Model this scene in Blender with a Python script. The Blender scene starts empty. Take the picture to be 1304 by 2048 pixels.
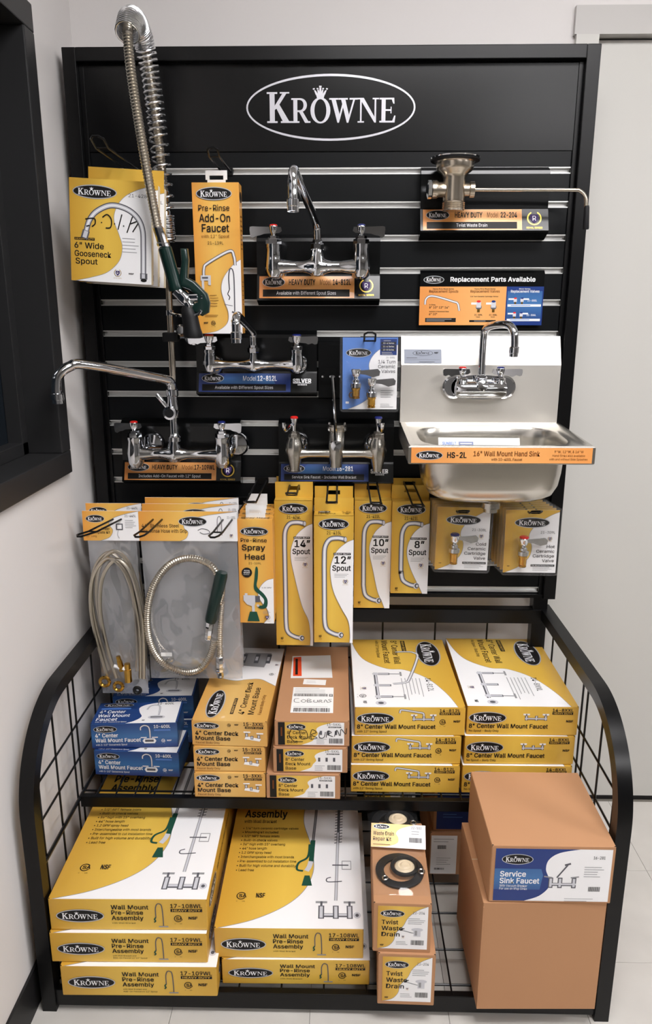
import bpy, bmesh, math, random
from mathutils import Vector, Matrix
random.seed(7)
scene = bpy.context.scene
COL = scene.collection
PI = math.pi

# ------------------------------------------------------------------ camera, world, exposure
cam_d = bpy.data.cameras.new('camera')
cam = bpy.data.objects.new('camera', cam_d); COL.objects.link(cam); scene.camera = cam
cam_d.sensor_fit = 'VERTICAL'; cam_d.sensor_height = 36.0; cam_d.lens = 36.0*1480/2048; cam_d.clip_start = .02
_yaw, _pitch, _roll = -.0200, -.2562, .0005
_f = Vector((math.sin(_yaw)*math.cos(_pitch), math.cos(_yaw)*math.cos(_pitch), math.sin(_pitch)))
_r = Vector((math.cos(_yaw), -math.sin(_yaw), 0)); _u = _r.cross(_f)
_r2 = _r*math.cos(_roll)+_u*math.sin(_roll); _u2 = _u*math.cos(_roll)-_r*math.sin(_roll)
_m = Matrix((_r2, _u2, -_f)).transposed().to_4x4(); _m.translation = (.0305, -1.9328, 1.4798)
cam.matrix_world = _m

world = bpy.data.worlds.new('room_air'); scene.world = world; world.use_nodes = True
world.node_tree.nodes['Background'].inputs[0].default_value = (.9, .95, 1, 1)
world.node_tree.nodes['Background'].inputs[1].default_value = .03
scene.view_settings.view_transform = 'Standard'; scene.view_settings.look = 'None'
scene.view_settings.gamma = 1; scene.view_settings.use_curve_mapping = False
scene.view_settings.exposure = 0.0
LAMP = 24.5      # radiance of the ceiling diffusers

# ------------------------------------------------------------------ materials
def lin(c):
    c = c/255
    return c/12.92 if c <= .04045 else ((c+.055)/1.055)**2.4
def rgb(r, g, b): return (lin(r), lin(g), lin(b), 1)
M = {}
def mat(name, col, rough=.5, metal=0, spec=.5, var=.06, scale=30, bump=0, bscale=200, emit=None, coat=0, aniso=None, trans=0, ior=1.45, grad=None):
    m = bpy.data.materials.new(name); m.use_nodes = True; nt = m.node_tree; n = nt.nodes; l = nt.links
    b = n['Principled BSDF']; c = rgb(*col)
    b.inputs['Roughness'].default_value = rough; b.inputs['Metallic'].default_value = metal
    b.inputs['Specular IOR Level'].default_value = spec; b.inputs['Coat Weight'].default_value = coat
    b.inputs['Transmission Weight'].default_value = trans; b.inputs['IOR'].default_value = ior
    tc = n.new('ShaderNodeTexCoord'); nz = n.new('ShaderNodeTexNoise'); nz.inputs['Scale'].default_value = scale
    l.new(tc.outputs['Object'], nz.inputs['Vector'])
    if aniso:
        mp = n.new('ShaderNodeMapping'); mp.inputs['Scale'].default_value = aniso
        l.new(tc.outputs['Object'], mp.inputs['Vector']); l.new(mp.outputs['Vector'], nz.inputs['Vector'])
    mx = n.new('ShaderNodeMix'); mx.data_type = 'RGBA'
    mx.inputs[6].default_value = tuple(x*(1-var) for x in c[:3])+(1,)
    mx.inputs[7].default_value = tuple(min(1, x*(1+var)) for x in c[:3])+(1,)
    l.new(nz.outputs['Fac'], mx.inputs[0]); l.new(mx.outputs[2], b.inputs['Base Color'])
    if grad:
        # printed colour ramp across the face: axis, edge colour
        ax, ec = grad; sp = n.new('ShaderNodeSeparateXYZ'); l.new(tc.outputs['Generated'], sp.inputs[0])
        rp_ = n.new('ShaderNodeValToRGB'); e = rp_.color_ramp.elements; e[0].position = .0; e[0].color = (1, 1, 1, 1); e[1].position = 1; e[1].color = (.8, .8, .8, 1)
        k = rp_.color_ramp.elements.new(.45); k.color = (0, 0, 0, 1)
        l.new(sp.outputs[ax], rp_.inputs[0]); m2 = n.new('ShaderNodeMix'); m2.data_type = 'RGBA'
        l.new(rp_.outputs[0], m2.inputs[0]); l.new(mx.outputs[2], m2.inputs[6]); m2.inputs[7].default_value = rgb(*ec); l.new(m2.outputs[2], b.inputs['Base Color'])
    if bump:
        n2 = n.new('ShaderNodeTexNoise'); n2.inputs['Scale'].default_value = bscale
        bp = n.new('ShaderNodeBump'); bp.inputs['Strength'].default_value = bump; bp.inputs['Distance'].default_value = .002
        l.new((mp if aniso else tc).outputs['Vector' if aniso else 'Object'], n2.inputs['Vector'])
        l.new(n2.outputs['Fac'], bp.inputs['Height']); l.new(bp.outputs['Normal'], b.inputs['Normal'])
    if emit:
        b.inputs['Emission Color'].default_value = rgb(*emit[0]); b.inputs['Emission Strength'].default_value = emit[1]
    M[name] = m; return m
mat('wall_paint', (218, 214, 212), .75, spec=.25, var=.015, scale=3, bump=.06, bscale=120)
mat('door_paint', (198, 196, 191), .45, spec=.35, var=.012, scale=2)
mat('trim_paint', (190, 187, 184), .5, spec=.3, var=.01, scale=3)
mat('ceiling_tile', (205, 204, 202), .9, spec=.1, var=.03, scale=40)
mat('vinyl_tile', (196, 192, 186), .36, spec=.4, var=.13, scale=9, bump=.03, bscale=60)
mat('grout', (120, 115, 106), .8, var=.1)
mat('rubber_base', (22, 21, 22), .5, var=.05)
mat('window_frame', (38, 38, 39), .42, spec=.45, var=.06, scale=6)
mat('dark_glass', (24, 30, 36), .08, spec=.6, var=.02)
mat('black_powder', (7, 7, 8), .32, spec=.32, var=.05, scale=60)
mat('black_laminate', (10, 12, 14), .34, spec=.28, var=.05, scale=4)
mat('header_black', (8, 8, 9), .27, spec=.36, var=.04, scale=4)
mat('black_acrylic', (7, 8, 9), .22, spec=.4, var=.04)
mat('aluminium', (228, 228, 226), .42, .75, var=.04, aniso=(3, 200, 400))
mat('chrome', (222, 224, 228), .07, 1, var=.02)
mat('satin_chrome', (196, 192, 184), .24, 1, var=.04, scale=120, bump=.12, bscale=300)
mat('nickel', (205, 194, 178), .26, 1, var=.03)
mat('stainless', (220, 216, 209), .42, .8, var=.03, aniso=(6, 60, 300), bump=.04, bscale=20)
mat('basin_steel', (212, 208, 200), .26, 1, var=.03, aniso=(60, 6, 60))
mat('hose_steel', (196, 189, 176), .30, 1, var=.05)
mat('bright_wire', (226, 227, 230), .27, 1, var=.03)
mat('low_bounce_wall', (150, 148, 146), .8, spec=.2, var=.02, scale=3)  # unseen far walls, grey tone chosen to lower the bounce light
mat('brass', (196, 152, 70), .24, 1, var=.06)
mat('gold_foil', (206, 168, 74), .3, .9, var=.05)
mat('gold_print', (232, 192, 82), .36, .0, .45, var=.05, scale=7, coat=.2, grad=(0, (206, 158, 58)))
mat('amber_print', (236, 188, 92), .38, .0, .45, var=.05, scale=8, coat=.2, grad=(0, (222, 152, 62)))
mat('tan_gold_print', (226, 184, 108), .36, .0, .45, var=.05, scale=8, coat=.2, grad=(0, (212, 158, 80)))
mat('label_orange', (236, 172, 104), .35, .0, .45, var=.03, scale=8, coat=.2, grad=(0, (226, 148, 78)))
mat('blue_print', (62, 112, 168), .36, 0, .45, var=.06, scale=9, coat=.2, grad=(2, (26, 48, 112)))
mat('navy_print', (24, 52, 120), .36, 0, .45, var=.14, scale=9, coat=.2)
mat('pale_blue_print', (90, 132, 205), .4, 0, .4, var=.10, scale=9)
mat('white_print', (244, 243, 244), .4, 0, .4, var=.01)
mat('ink', (28, 26, 25), .5, 0, .3, var=.02)
mat('white_ink', (240, 240, 242), .45, 0, .3, var=.01)
mat('silver_ink', (198, 200, 206), .35, .35, .5, var=.05)
mat('sign_silver', (214, 213, 220), .3, .3, .5, var=.06, scale=10)
mat('grey_ink', (150, 150, 152), .5, 0, .3, var=.02)
mat('pipe_dark', (92, 92, 98), .5, 0, .3, var=.04)
mat('pipe_light', (206, 206, 212), .5, 0, .3, var=.03)
mat('red_ink', (226, 44, 42), .4, 0, .4, var=.03)
mat('red_orange', (236, 84, 46), .5, 0, .3, var=.03)
mat('purple_ink', (58, 36, 92), .5, 0, .3, var=.04)
mat('green_ink', (32, 78, 62), .5, 0, .3, var=.04)
mat('brown_ink', (112, 62, 24), .5, 0, .3, var=.03)
mat('cardboard', (184, 138, 102), .8, 0, .15, var=.06, scale=5, bump=.05, bscale=90)
mat('card_edge', (226, 214, 186), .8, 0, .15, var=.05)
mat('paper', (244, 244, 243), .6, 0, .2, var=.015)
mat('white_plastic', (240, 240, 240), .35, 0, .4, var=.02)
mat('green_rubber', (16, 40, 36), .28, 0, .5, var=.06)
mat('black_rubber', (20, 20, 22), .5, 0, .35, var=.05)
mat('red_cap', (208, 34, 30), .3, 0, .5, var=.03)
mat('blue_cap', (30, 40, 110), .3, 0, .5, var=.03)
mat('cream_plastic', (226, 208, 178), .4, 0, .4, var=.05)
mat('plate_grey', (146, 152, 166), .55, 0, .4, var=.03)
mat('lamp_diffuser', (255, 252, 245), .6, emit=((253, 251, 252), LAMP))
def film(name, col, opacity, rough=.12, gloss=.16):
    m = bpy.data.materials.new(name); m.use_nodes = True; nt = m.node_tree; n = nt.nodes; l = nt.links
    n.remove(n['Principled BSDF']); out = n['Material Output']
    tr = n.new('ShaderNodeBsdfTransparent'); df = n.new('ShaderNodeBsdfDiffuse'); gl = n.new('ShaderNodeBsdfGlossy')
    df.inputs[0].default_value = rgb(*col); gl.inputs['Roughness'].default_value = rough
    tc = n.new('ShaderNodeTexCoord'); nz = n.new('ShaderNodeTexNoise'); nz.inputs['Scale'].default_value = 10; nz.inputs['Detail'].default_value = 2
    bp = n.new('ShaderNodeBump'); bp.inputs['Strength'].default_value = .8; bp.inputs['Distance'].default_value = .012
    l.new(tc.outputs['Object'], nz.inputs['Vector']); l.new(nz.outputs['Fac'], bp.inputs['Height']); l.new(bp.outputs['Normal'], gl.inputs['Normal'])
    a = n.new('ShaderNodeMixShader'); a.inputs[0].default_value = opacity
    b = n.new('ShaderNodeMixShader'); b.inputs[0].default_value = gloss
    l.new(tr.outputs[0], a.inputs[1]); l.new(df.outputs[0], a.inputs[2]); l.new(a.outputs[0], b.inputs[1]); l.new(gl.outputs[0], b.inputs[2])
    l.new(b.outputs[0], out.inputs['Surface']); M[name] = m; return m
film('bag_film', (205, 205, 210), .08, .10, .13)
film('bag_back', (186, 188, 194), .46, .3, .015)
film('blister', (240, 242, 246), .012, .05, .035)

# ------------------------------------------------------------------ mesh builder
RM = {}          # root matrices for world-space building
class MB:
    def __init__(s): s.v = []; s.f = []; s.m = []; s.sm = []
    def add(s, vs, fs, mi=0, smooth=False):
        o = len(s.v); s.v += [tuple(v) for v in vs]
        for f in fs: s.f.append(tuple(i+o for i in f)); s.m.append(mi); s.sm.append(smooth)
        return s
    def box(s, a, b, mi=0):
        x0, y0, z0 = a; x1, y1, z1 = b
        return s.add([(x0,y0,z0),(x1,y0,z0),(x1,y1,z0),(x0,y1,z0),(x0,y0,z1),(x1,y0,z1),(x1,y1,z1),(x0,y1,z1)],
            [(0,3,2,1),(4,5,6,7),(0,1,5,4),(1,2,6,5),(2,3,7,6),(3,0,4,7)], mi)
    def bbox(s, a, b, r=.002, mi=0):
        bm = bmesh.new(); t = MB().box(a, b); vs = [bm.verts.new(v) for v in t.v]
        for f in t.f: bm.faces.new([vs[i] for i in f])
        bmesh.ops.bevel(bm, geom=list(bm.edges), offset=r, segments=2, affect='EDGES', profile=.6)
        bm.verts.index_update()
        s.add([v.co[:] for v in bm.verts], [[v.index for v in f.verts] for f in bm.faces], mi, False); bm.free(); return s
    def prism(s, pts, d, axis='y', c=0, mi=0, smooth=False):
        # pts: 2D outline; extruded from c to c+d along the axis
        def P(p, h):
            return (p[0], h, p[1]) if axis == 'y' else ((h, p[0], p[1]) if axis == 'x' else (p[0], p[1], h))
        n = len(pts); vs = [P(p, c) for p in pts]+[P(p, c+d) for p in pts]
        fs = [tuple(range(n)), tuple(range(2*n-1, n-1, -1))]
        s.add(vs, fs, mi, False)
        return s.add(vs, [((i+1) % n, i, i+n, (i+1) % n+n) for i in range(n)], mi, smooth)
    def bprism(s, pts, y0, y1, r, mi=0):
        # outline in x, z extruded along y with rounded edges
        bm = bmesh.new(); a = [bm.verts.new((x, y0, z)) for x, z in pts]; b = [bm.verts.new((x, y1, z)) for x, z in pts]; n = len(pts)
        bm.faces.new(a); bm.faces.new(b[::-1])
        for i in range(n): bm.faces.new((a[(i+1) % n], a[i], b[i], b[(i+1) % n]))
        bmesh.ops.recalc_face_normals(bm, faces=list(bm.faces))
        ed = [e for e in bm.edges if abs(e.verts[0].co.y-e.verts[1].co.y) < 1e-6]
        bmesh.ops.bevel(bm, geom=ed, offset=r, segments=3, affect='EDGES', profile=.5)
        bm.verts.index_update()
        s.add([v.co[:] for v in bm.verts], [[v.index for v in f.verts] for f in bm.faces], mi, True); bm.free(); return s
    def tube(s, path, r, n=10, mi=0, caps=True, square=False, smooth=True):
        P = [Vector(p) for p in path]; N = len(P); R = r if isinstance(r, (list, tuple)) else [r]*N
        T = [(P[min(i+1, N-1)]-P[max(i-1, 0)]).normalized() for i in range(N)]
        up = Vector((0, 0, 1)) if abs(T[0].z) < .9 else Vector((1, 0, 0))
        a = (up-T[0]*up.dot(T[0])).normalized(); vs = []
        for i in range(N):
            a = (a-T[i]*a.dot(T[i])); a = a.normalized() if a.length > 1e-6 else T[i].orthogonal().normalized()
            b = T[i].cross(a)
            for k in range(n):
                w = 2*PI*(k+(.5 if square else 0))/n
                vs.append(P[i]+a*(math.cos(w)*R[i])+b*(math.sin(w)*R[i]))
        fs = [(i*n+k, i*n+(k+1) % n, (i+1)*n+(k+1) % n, (i+1)*n+k) for i in range(N-1) for k in range(n)]
        s.add(vs, fs, mi, smooth)
        if caps:
            s.add(vs[:n], [tuple(range(n-1, -1, -1))], mi); s.add(vs[-n:], [tuple(range(n))], mi)
        return s
    def lathe(s, prof, o, ax=(0, 0, 1), n=20, mi=0, smooth=True, e=(1, 1), caps=True):
        # prof: (radius, height along ax) ; e scales the two radial directions
        A = Vector(ax).normalized(); u = A.orthogonal().normalized()
        if abs(A.z) > .9: u = Vector((1, 0, 0))
        elif abs(A.y) > .9: u = Vector((1, 0, 0))
        elif abs(A.x) > .9: u = Vector((0, 1, 0))
        w = A.cross(u); o = Vector(o); vs = []
        for r, h in prof:
            r = max(r, 1e-5)
            for k in range(n):
                t = 2*PI*k/n; vs.append(o+A*h+u*(r*math.cos(t)*e[0])+w*(r*math.sin(t)*e[1]))
        N = len(prof)
        return s.add(vs, [(i*n+k, i*n+(k+1) % n, (i+1)*n+(k+1) % n, (i+1)*n+k) for i in range(N-1) for k in range(n)]
            + ([tuple(range(n-1, -1, -1)), tuple(range((N-1)*n, N*n))] if caps else []), mi, smooth)
    def mesh(s, name, mats, inv=None):
        me = bpy.data.meshes.new(name)
        vs = s.v if inv is None else [tuple(inv @ Vector(v)) for v in s.v]
        me.from_pydata(vs, [], s.f)
        for x in (mats if isinstance(mats, (list, tuple)) else [mats]): me.materials.append(M[x])
        me.polygons.foreach_set('material_index', s.m); me.polygons.foreach_set('use_smooth', s.sm); me.update()
        if any(s.sm): me.set_sharp_from_angle(angle=math.radians(38))
        return me
    def build(s, name, mats, parent=None, wld=False):
        inv = RM[parent.name].inverted() if (wld and parent is not None) else None
        o = bpy.data.objects.new(name, s.mesh(name, mats, inv)); COL.objects.link(o)
        if parent is not None: o.parent = parent; RM[o.name] = RM[parent.name]
        return o
def thing(name, label, cat, loc=(0, 0, 0), rz=0, rx=0, ry=0, group=None):
    o = bpy.data.objects.new(name, None); COL.objects.link(o); o.empty_display_size = .02
    o.location = loc; o.rotation_euler = (rx, ry, rz); o['label'] = label; o['category'] = cat
    if group: o['group'] = group
    from mathutils import Euler
    RM[o.name] = Matrix.Translation(loc) @ Euler((rx, ry, rz)).to_matrix().to_4x4()
    return o
def tag(o, label, cat, group=None):
    o['label'] = label; o['category'] = cat
    if group: o['group'] = group
    return o
def struct(o, label): o['kind'] = 'structure'; o['label'] = label; return o
def dup(root, loc, rz=None, label=None, rx=None):
    r = root.copy(); COL.objects.link(r); r.location = loc
    if rz is not None: r.rotation_euler[2] = rz
    if rx is not None: r.rotation_euler[0] = rx
    if label: r['label'] = label
    for ch in list(root.children):
        c = ch.copy(); COL.objects.link(c); c.parent = r
        for g in list(ch.children):
            d = g.copy(); COL.objects.link(d); d.parent = c
    return r
def cr(pts, k=8, closed=False):
    # Catmull-Rom through points of any dimension
    n = len(pts); out = []; D = len(pts[0])
    for i in range(n if closed else n-1):
        q = [pts[(i+j) % n] if closed else pts[min(max(i+j, 0), n-1)] for j in (-1, 0, 1, 2)]
        for t in range(k):
            t /= k
            out.append(tuple(.5*((2*q[1][d])+(-q[0][d]+q[2][d])*t+(2*q[0][d]-5*q[1][d]+4*q[2][d]-q[3][d])*t*t+(-q[0][d]+3*q[1][d]-3*q[2][d]+q[3][d])*t**3) for d in range(D)))
    if not closed: out.append(tuple(pts[-1]))
    return out
def resample(path, step):
    P = [Vector(p) for p in path]; out = [P[0].copy()]; acc = 0
    for a, b in zip(P, P[1:]):
        L = (b-a).length; t = step-acc
        while t <= L and L > 0:
            out.append(a+(b-a)*(t/L)); t += step
        acc = (acc+L) % step
    return out
def ribbed(path, r, pitch=.004, depth=.12, n=10):
    P = resample(path, pitch/2); return P, [r*(1 if i % 2 else 1-depth) for i in range(len(P))]
def helix(path, r, turns, npt=14):
    # a coil of given turns around a path (turns may be a function of arc length 0..1)
    P = resample(path, .002); N = len(P)
    T = [(P[min(i+1, N-1)]-P[max(i-1, 0)]).normalized() for i in range(N)]
    a = T[0].orthogonal().normalized(); fr = []
    for i in range(N):
        a = (a-T[i]*a.dot(T[i])).normalized(); fr.append((a.copy(), T[i].cross(a)))
    out = []; tot = turns(1.0); K = int(tot*npt)
    lo = 0
    for k in range(K+1):
        ph = k/npt
        while lo < N-1 and turns(lo/(N-1)) < ph: lo += 1
        s = lo/(N-1); rr = r(s) if callable(r) else r
        A, B = fr[lo]; w = 2*PI*ph; out.append(P[lo]+A*(rr*math.cos(w))+B*(rr*math.sin(w)))
    return out

# ------------------------------------------------------------------ flat print (lettering and pictures)
_tc = {}
def sans():
    # Blender's own bundled sans face; the built-in face if it is not there
    try:
        import os
        f = os.path.join(bpy.utils.system_resource('DATAFILES', path='fonts'), 'Inter.woff2')
        if os.path.exists(f): return bpy.data.fonts.load(f)
    except Exception: pass
    return None
FACE = sans()
def glyphs(s, bold):
    key = (s, bold)
    if key not in _tc:
        c = bpy.data.curves.new('t', 'FONT'); c.body = s; c.size = 1
        if FACE: c.font = FACE
        c.resolution_u = 4; c.fill_mode = 'BOTH'
        c.space_character = 1+bold*1.6
        o = bpy.data.objects.new('t', c); me = o.to_mesh()
        vs = [(v.co.x, v.co.y) for v in me.vertices]; fs = [tuple(p.vertices) for p in me.polygons]
        o.to_mesh_clear(); bpy.data.objects.remove(o); bpy.data.curves.remove(c)
        x0 = min([v[0] for v in vs] or [0]); x1 = max([v[0] for v in vs] or [1])
        V = [(v[0]-x0, v[1]) for v in vs]; W = max(x1-x0, 1e-4)
        if bold > 0:
            # heavier strokes: the outline laid down four times, slightly shifted
            d = bold*1.15; n = len(V); V4 = []; F4 = []
            for k, (a, b) in enumerate(((-1, -.6), (1, -.6), (-1, .6), (1, .6))):
                V4 += [(x+a*d, y+b*d) for x, y in V]; F4 += [tuple(i+k*n for i in f) for f in fs]
            V, fs = V4, F4
        _tc[key] = (V, fs, W, len(vs))
    return _tc[key]
CAPH = None
def _letters():
    R = lambda a, b, c, d: [(a, b), (c, b), (c, d), (a, d)]
    L = {}
    L['K'] = (1.0, [R(0,0,.42,.06), R(0,.94,.42,1), R(.11,0,.31,1), [(.31,.42),(.31,.56),(.62,.95),(.52,.95),(.52,1),(.9,1),(.9,.95),(.78,.95),(.42,.5)], [(.36,.5),(.47,.64),(.88,.06),(1.02,.06),(1.02,0),(.66,0)], R(.55,0,1.02,.06)])
    def arc(cx, cy, rx, ry, a0, a1, n=10): return [(cx+rx*math.cos(a0+(a1-a0)*i/n), cy+ry*math.sin(a0+(a1-a0)*i/n)) for i in range(n+1)]
    def ringq(cx, cy, ox, oy, ix, iy, a0, a1, n=12):
        o = arc(cx,cy,ox,oy,a0,a1,n); i = arc(cx,cy,ix,iy,a0,a1,n); return [[o[k], o[k+1], i[k+1], i[k]] for k in range(n)]
    L['R'] = (.92, [R(0,0,.4,.07), R(0,.93,.4,1), R(.1,0,.3,1), R(.3,.93,.45,1), R(.3,.44,.45,.51), [(.36,.48),(.55,.48),(.84,.07),(.95,.07),(.95,0),(.68,0)]]+ringq(.45,.72,.33,.28,.16,.2,-PI/2,PI/2))
    L['O'] = (1.0, ringq(.5,.5,.5,.53,.3,.46,0,2*PI,24))
    L['W'] = (1.36, [R(-.03,.93,.42,1), R(.43,.93,.9,1), R(.98,.93,1.38,1), [(.08,.95),(.29,.95),(.53,.2),(.45,0),(.38,0)], [(.38,0),(.46,0),(.72,.8),(.68,.95)], [(.56,.95),(.77,.95),(.99,.2),(.92,0),(.85,0)], [(.85,0),(.93,0),(1.26,.95),(1.17,.95)]])
    L['N'] = (1.06, [R(0,0,.32,.06), R(.12,0,.2,1), R(-.02,.94,.3,1), [(.08,1),(.3,1),(.92,.12),(.92,0),(.84,0)], R(.84,0,.92,1), R(.74,.94,1.06,1)])
    L['E'] = (.8, [R(0,0,.76,.07), R(0,.93,.72,1), R(.1,0,.3,1), R(.3,.47,.55,.54), [(.55,.37),(.6,.37),(.6,.64),(.55,.64)], [(.76,0),(.8,.28),(.74,.28),(.64,.07)], [(.72,1),(.74,.76),(.68,.76),(.6,.93)]])
    return L
LET = _letters()
CROWN = [[(.28,0),(.72,0),(.78,.34),(.22,.34)], [(.2,.3),(.38,.3),(.2,.72),(.08,.78)], [(.34,.3),(.5,.3),(.38,.8),(.3,.8)], [(.42,.3),(.58,.3),(.56,1.0),(.44,1.0)], [(.5,.3),(.66,.3),(.7,.8),(.62,.8)], [(.62,.3),(.8,.3),(.92,.78),(.8,.72)],
         [(.42,1.02),(.58,1.02),(.58,1.18),(.42,1.18)], [(.02,.8),(.14,.84),(.12,.96),(.0,.92)], [(.26,.84),(.38,.84),(.38,.96),(.26,.96)], [(.62,.84),(.74,.84),(.74,.96),(.62,.96)], [(.86,.84),(.98,.8),(1,.92),(.88,.96)]]
class Art:
    """Flat print on one face: fractions of the face, u right and v up."""
    STEP = .00011
    def __init__(s, o, u, v, w, h, lift=.0004):
        s.o = Vector(o); s.u = Vector(u).normalized(); s.w_ = Vector(v).normalized(); s.n = s.u.cross(s.w_); s.W = w; s.H = h; s.lift = lift
        s.mb = MB(); s.mats = []; s.k = 0
    def mi(s, m):
        if m not in s.mats: s.mats.append(m)
        return s.mats.index(m)
    def P(s, x, y, L): return s.o+s.u*(x*s.W)+s.w_*(y*s.H)+s.n*(s.lift+L*s.STEP+(s.k % 25)*.0000022)
    def poly(s, pts, m, L=0):
        s.k += 1; s.mb.add([s.P(x, y, L) for x, y in pts], [tuple(range(len(pts)))], s.mi(m)); return s
    def rect(s, x0, y0, x1, y1, m, L=0): return s.poly([(x0,y0),(x1,y0),(x1,y1),(x0,y1)], m, L)
    def ell(s, cx, cy, rx, ry, m, L=0, n=36): return s.poly([(cx+rx*math.cos(2*PI*i/n), cy+ry*math.sin(2*PI*i/n)) for i in range(n)], m, L)
    def ring(s, cx, cy, rx, ry, t, m, L=0, n=36, a0=0, a1=2*PI):
        # t: thickness in metres
        for i in range(n):
            q = []
            for a, k in ((i, 1), (i+1, 1), (i+1, 0), (i, 0)):
                w = a0+(a1-a0)*a/n; q.append((cx+(rx-(0 if k else t/s.W))*math.cos(w), cy+(ry-(0 if k else t/s.H))*math.sin(w)))
            s.poly(q, m, L)
        return s
    def line(s, pts, t, m, L=1):
        # thick polyline; t metres
        P = [(x*s.W, y*s.H) for x, y in pts]; n = len(P); A = []; B = []
        for i in range(n):
            dx = P[min(i+1,n-1)][0]-P[max(i-1,0)][0]; dy = P[min(i+1,n-1)][1]-P[max(i-1,0)][1]; d = math.hypot(dx, dy) or 1
            nx, ny = -dy/d*t/2, dx/d*t/2; A.append(((P[i][0]+nx)/s.W, (P[i][1]+ny)/s.H)); B.append(((P[i][0]-nx)/s.W, (P[i][1]-ny)/s.H))
        s.k += 1; vs = [s.P(x, y, L) for x, y in A+B]
        s.mb.add(vs, [(i, n+i, n+i+1, i+1) for i in range(n-1)], s.mi(m)); return s
    def pipe(s, pts, t, L=2, k=8):
        p = cr(pts, k); s.line(p, t, 'pipe_dark', L); s.line(p, t*.62, 'pipe_light', L+1); s.line(p, t*.2, 'white_ink', L+2); return s
    def t(s, txt, x, y, w, h, m='ink', bold=.012, al='l', L=3):
        global CAPH
        if CAPH is None: CAPH = max(v[1] for v in glyphs('H', 0)[0])
        vs, fs, W, nn = glyphs(txt, bold); k = w/W; q = h/CAPH
        x0 = x-(w/2 if al == 'c' else w if al == 'r' else 0)
        s.k += 1; s.mb.add([s.P(x0+a*k, y+b*q, L+.1*(i//nn)) for i, (a, b) in enumerate(vs)], fs, s.mi(m)); return s
    def word(s, x, y, w, h, m='white_ink', L=4):
        # the serif wordmark; K is taller than the rest
        tot = 1.25*LET['K'][0]+.02+sum(LET[c][0]+.03 for c in 'ROWNE'); X = 0
        for i, c in enumerate('KROWNE'):
            k = 1.25 if i == 0 else 1
            for pl in LET[c][1]: s.poly([(x+(X+a*k)/tot*w, y+b*k/1.25*h) for a, b in pl], m, L)
            if c == 'O':
                for pl in CROWN: s.poly([(x+(X+.12+a*.76)/tot*w, y+(1.0+b*.42)/1.25*h) for a, b in pl], m, L)
            X += LET[c][0]*k+.03-(.06 if c in 'OK' else 0)
        return s
    def logo(s, cx, cy, w, h, L=2, rim='silver_ink'):
        s.ell(cx, cy, w/2, h/2, 'ink', L); s.ring(cx, cy, w/2, h/2, w*s.W*.022, rim, L+1)
        return s.word(cx-w*.38, cy-h*.24, w*.76, h*.46, 'white_ink', L+2)
    def csa(s, x, y, r, m='ink', L=3):
        rx, ry = r, r*s.W/s.H
        s.ring(x, y, rx, ry, r*s.W*.2, m, L, 20, .5, 2*PI-.5); s.t('SA', x-rx*.45, y-ry*.42, rx*1.5, ry*.85, m, .02)
        return s.t('c      us', x, y-ry*1.6, rx*1.8, ry*.3, m, .0, 'c')
    def nsf(s, x, y, w, h, m='ink'): return s.t('NSF', x, y, w, h, m, .03, 'c')
    def crest(s, x, y, r, L=3):
        rx, ry = r, r*s.W/s.H
        s.ring(x, y, rx, ry, r*s.W*.16, 'gold_foil', L, 24, PI*.65, PI*2.35)
        s.poly([(x-rx*.55, y+ry*.55), (x-rx*.55, y-ry*.1), (x-rx*.3, y-ry*.5), (x, y-ry*.75), (x+rx*.3, y-ry*.5), (x+rx*.55, y-ry*.1), (x+rx*.55, y+ry*.55)], 'purple_ink', L+1)
        s.t('R', x, y-ry*.35, rx*.5, ry*.7, 'white_ink', .0, 'c', L+2)
        return s.t('ROYAL SERIES', x, y-ry*1.5, rx*2.2, ry*.24, 'gold_foil', 0, 'c', L)
    def bars(s, x, y, w, h, n=22, m='ink'):
        X = 0; rr = random.Random(n)
        while X < w:
            a = w/n*rr.choice((.25, .4, .7)); s.rect(x+X, y, min(x+X+a, x+w), y+h, m, 3); X += a+w/n*rr.choice((.3, .45))
        return s
    def lines(s, x, y, w, dy, n, t=.0012, m='grey_ink'):
        # body text too small to read in the photograph: one bar for each line of print
        rr = random.Random(int(x*1000)+n)
        for i in range(n): s.rect(x, y-i*dy, x+w*rr.uniform(.65, 1), y-i*dy+t/s.H, m, 3)
        return s
    def heavy(s, x, y, w, h, m='ink', m2='gold_print'): return s.rect(x, y, x+w, y+h, m, 2).t('HEAVY DUTY', x+w*.06, y+h*.2, w*.88, h*.6, m2, .02)
    def mini(s, x, y, w, h, spout=True, L=3):
        # small picture of a wall mount faucet; (x, y) lower left
        T = h*s.H*.16
        q = lambda a, b: (x+a*w, y+b*h)
        s.line([q(.38,.18), q(1,.18)], T, 'pipe_dark', L); s.line([q(.38,.19), q(1,.19)], T*.5, 'pipe_light', L+1)
        for a in (.42, .70, .96):
            s.line([q(a,.05), q(a,.42)], T*1.3, 'pipe_dark', L); s.line([q(a,.07), q(a,.40)], T*.6, 'pipe_light', L+1)
        for a in (.42, .96):
            s.line([q(a-.09,.52), q(a+.09,.52)], T*.8, 'white_ink', L+1); s.line([q(a,.4), q(a,.56)], T*.5, 'pipe_dark', L+1)
        if spout: s.pipe([q(.70,.42), q(.68,.66), q(.55,.74), q(.1,.93), q(.03,.86), q(.02,.68)], T, L, 5)
        return s
    def done(s, name, parent): return s.mb.build(name, s.mats, parent)

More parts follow.
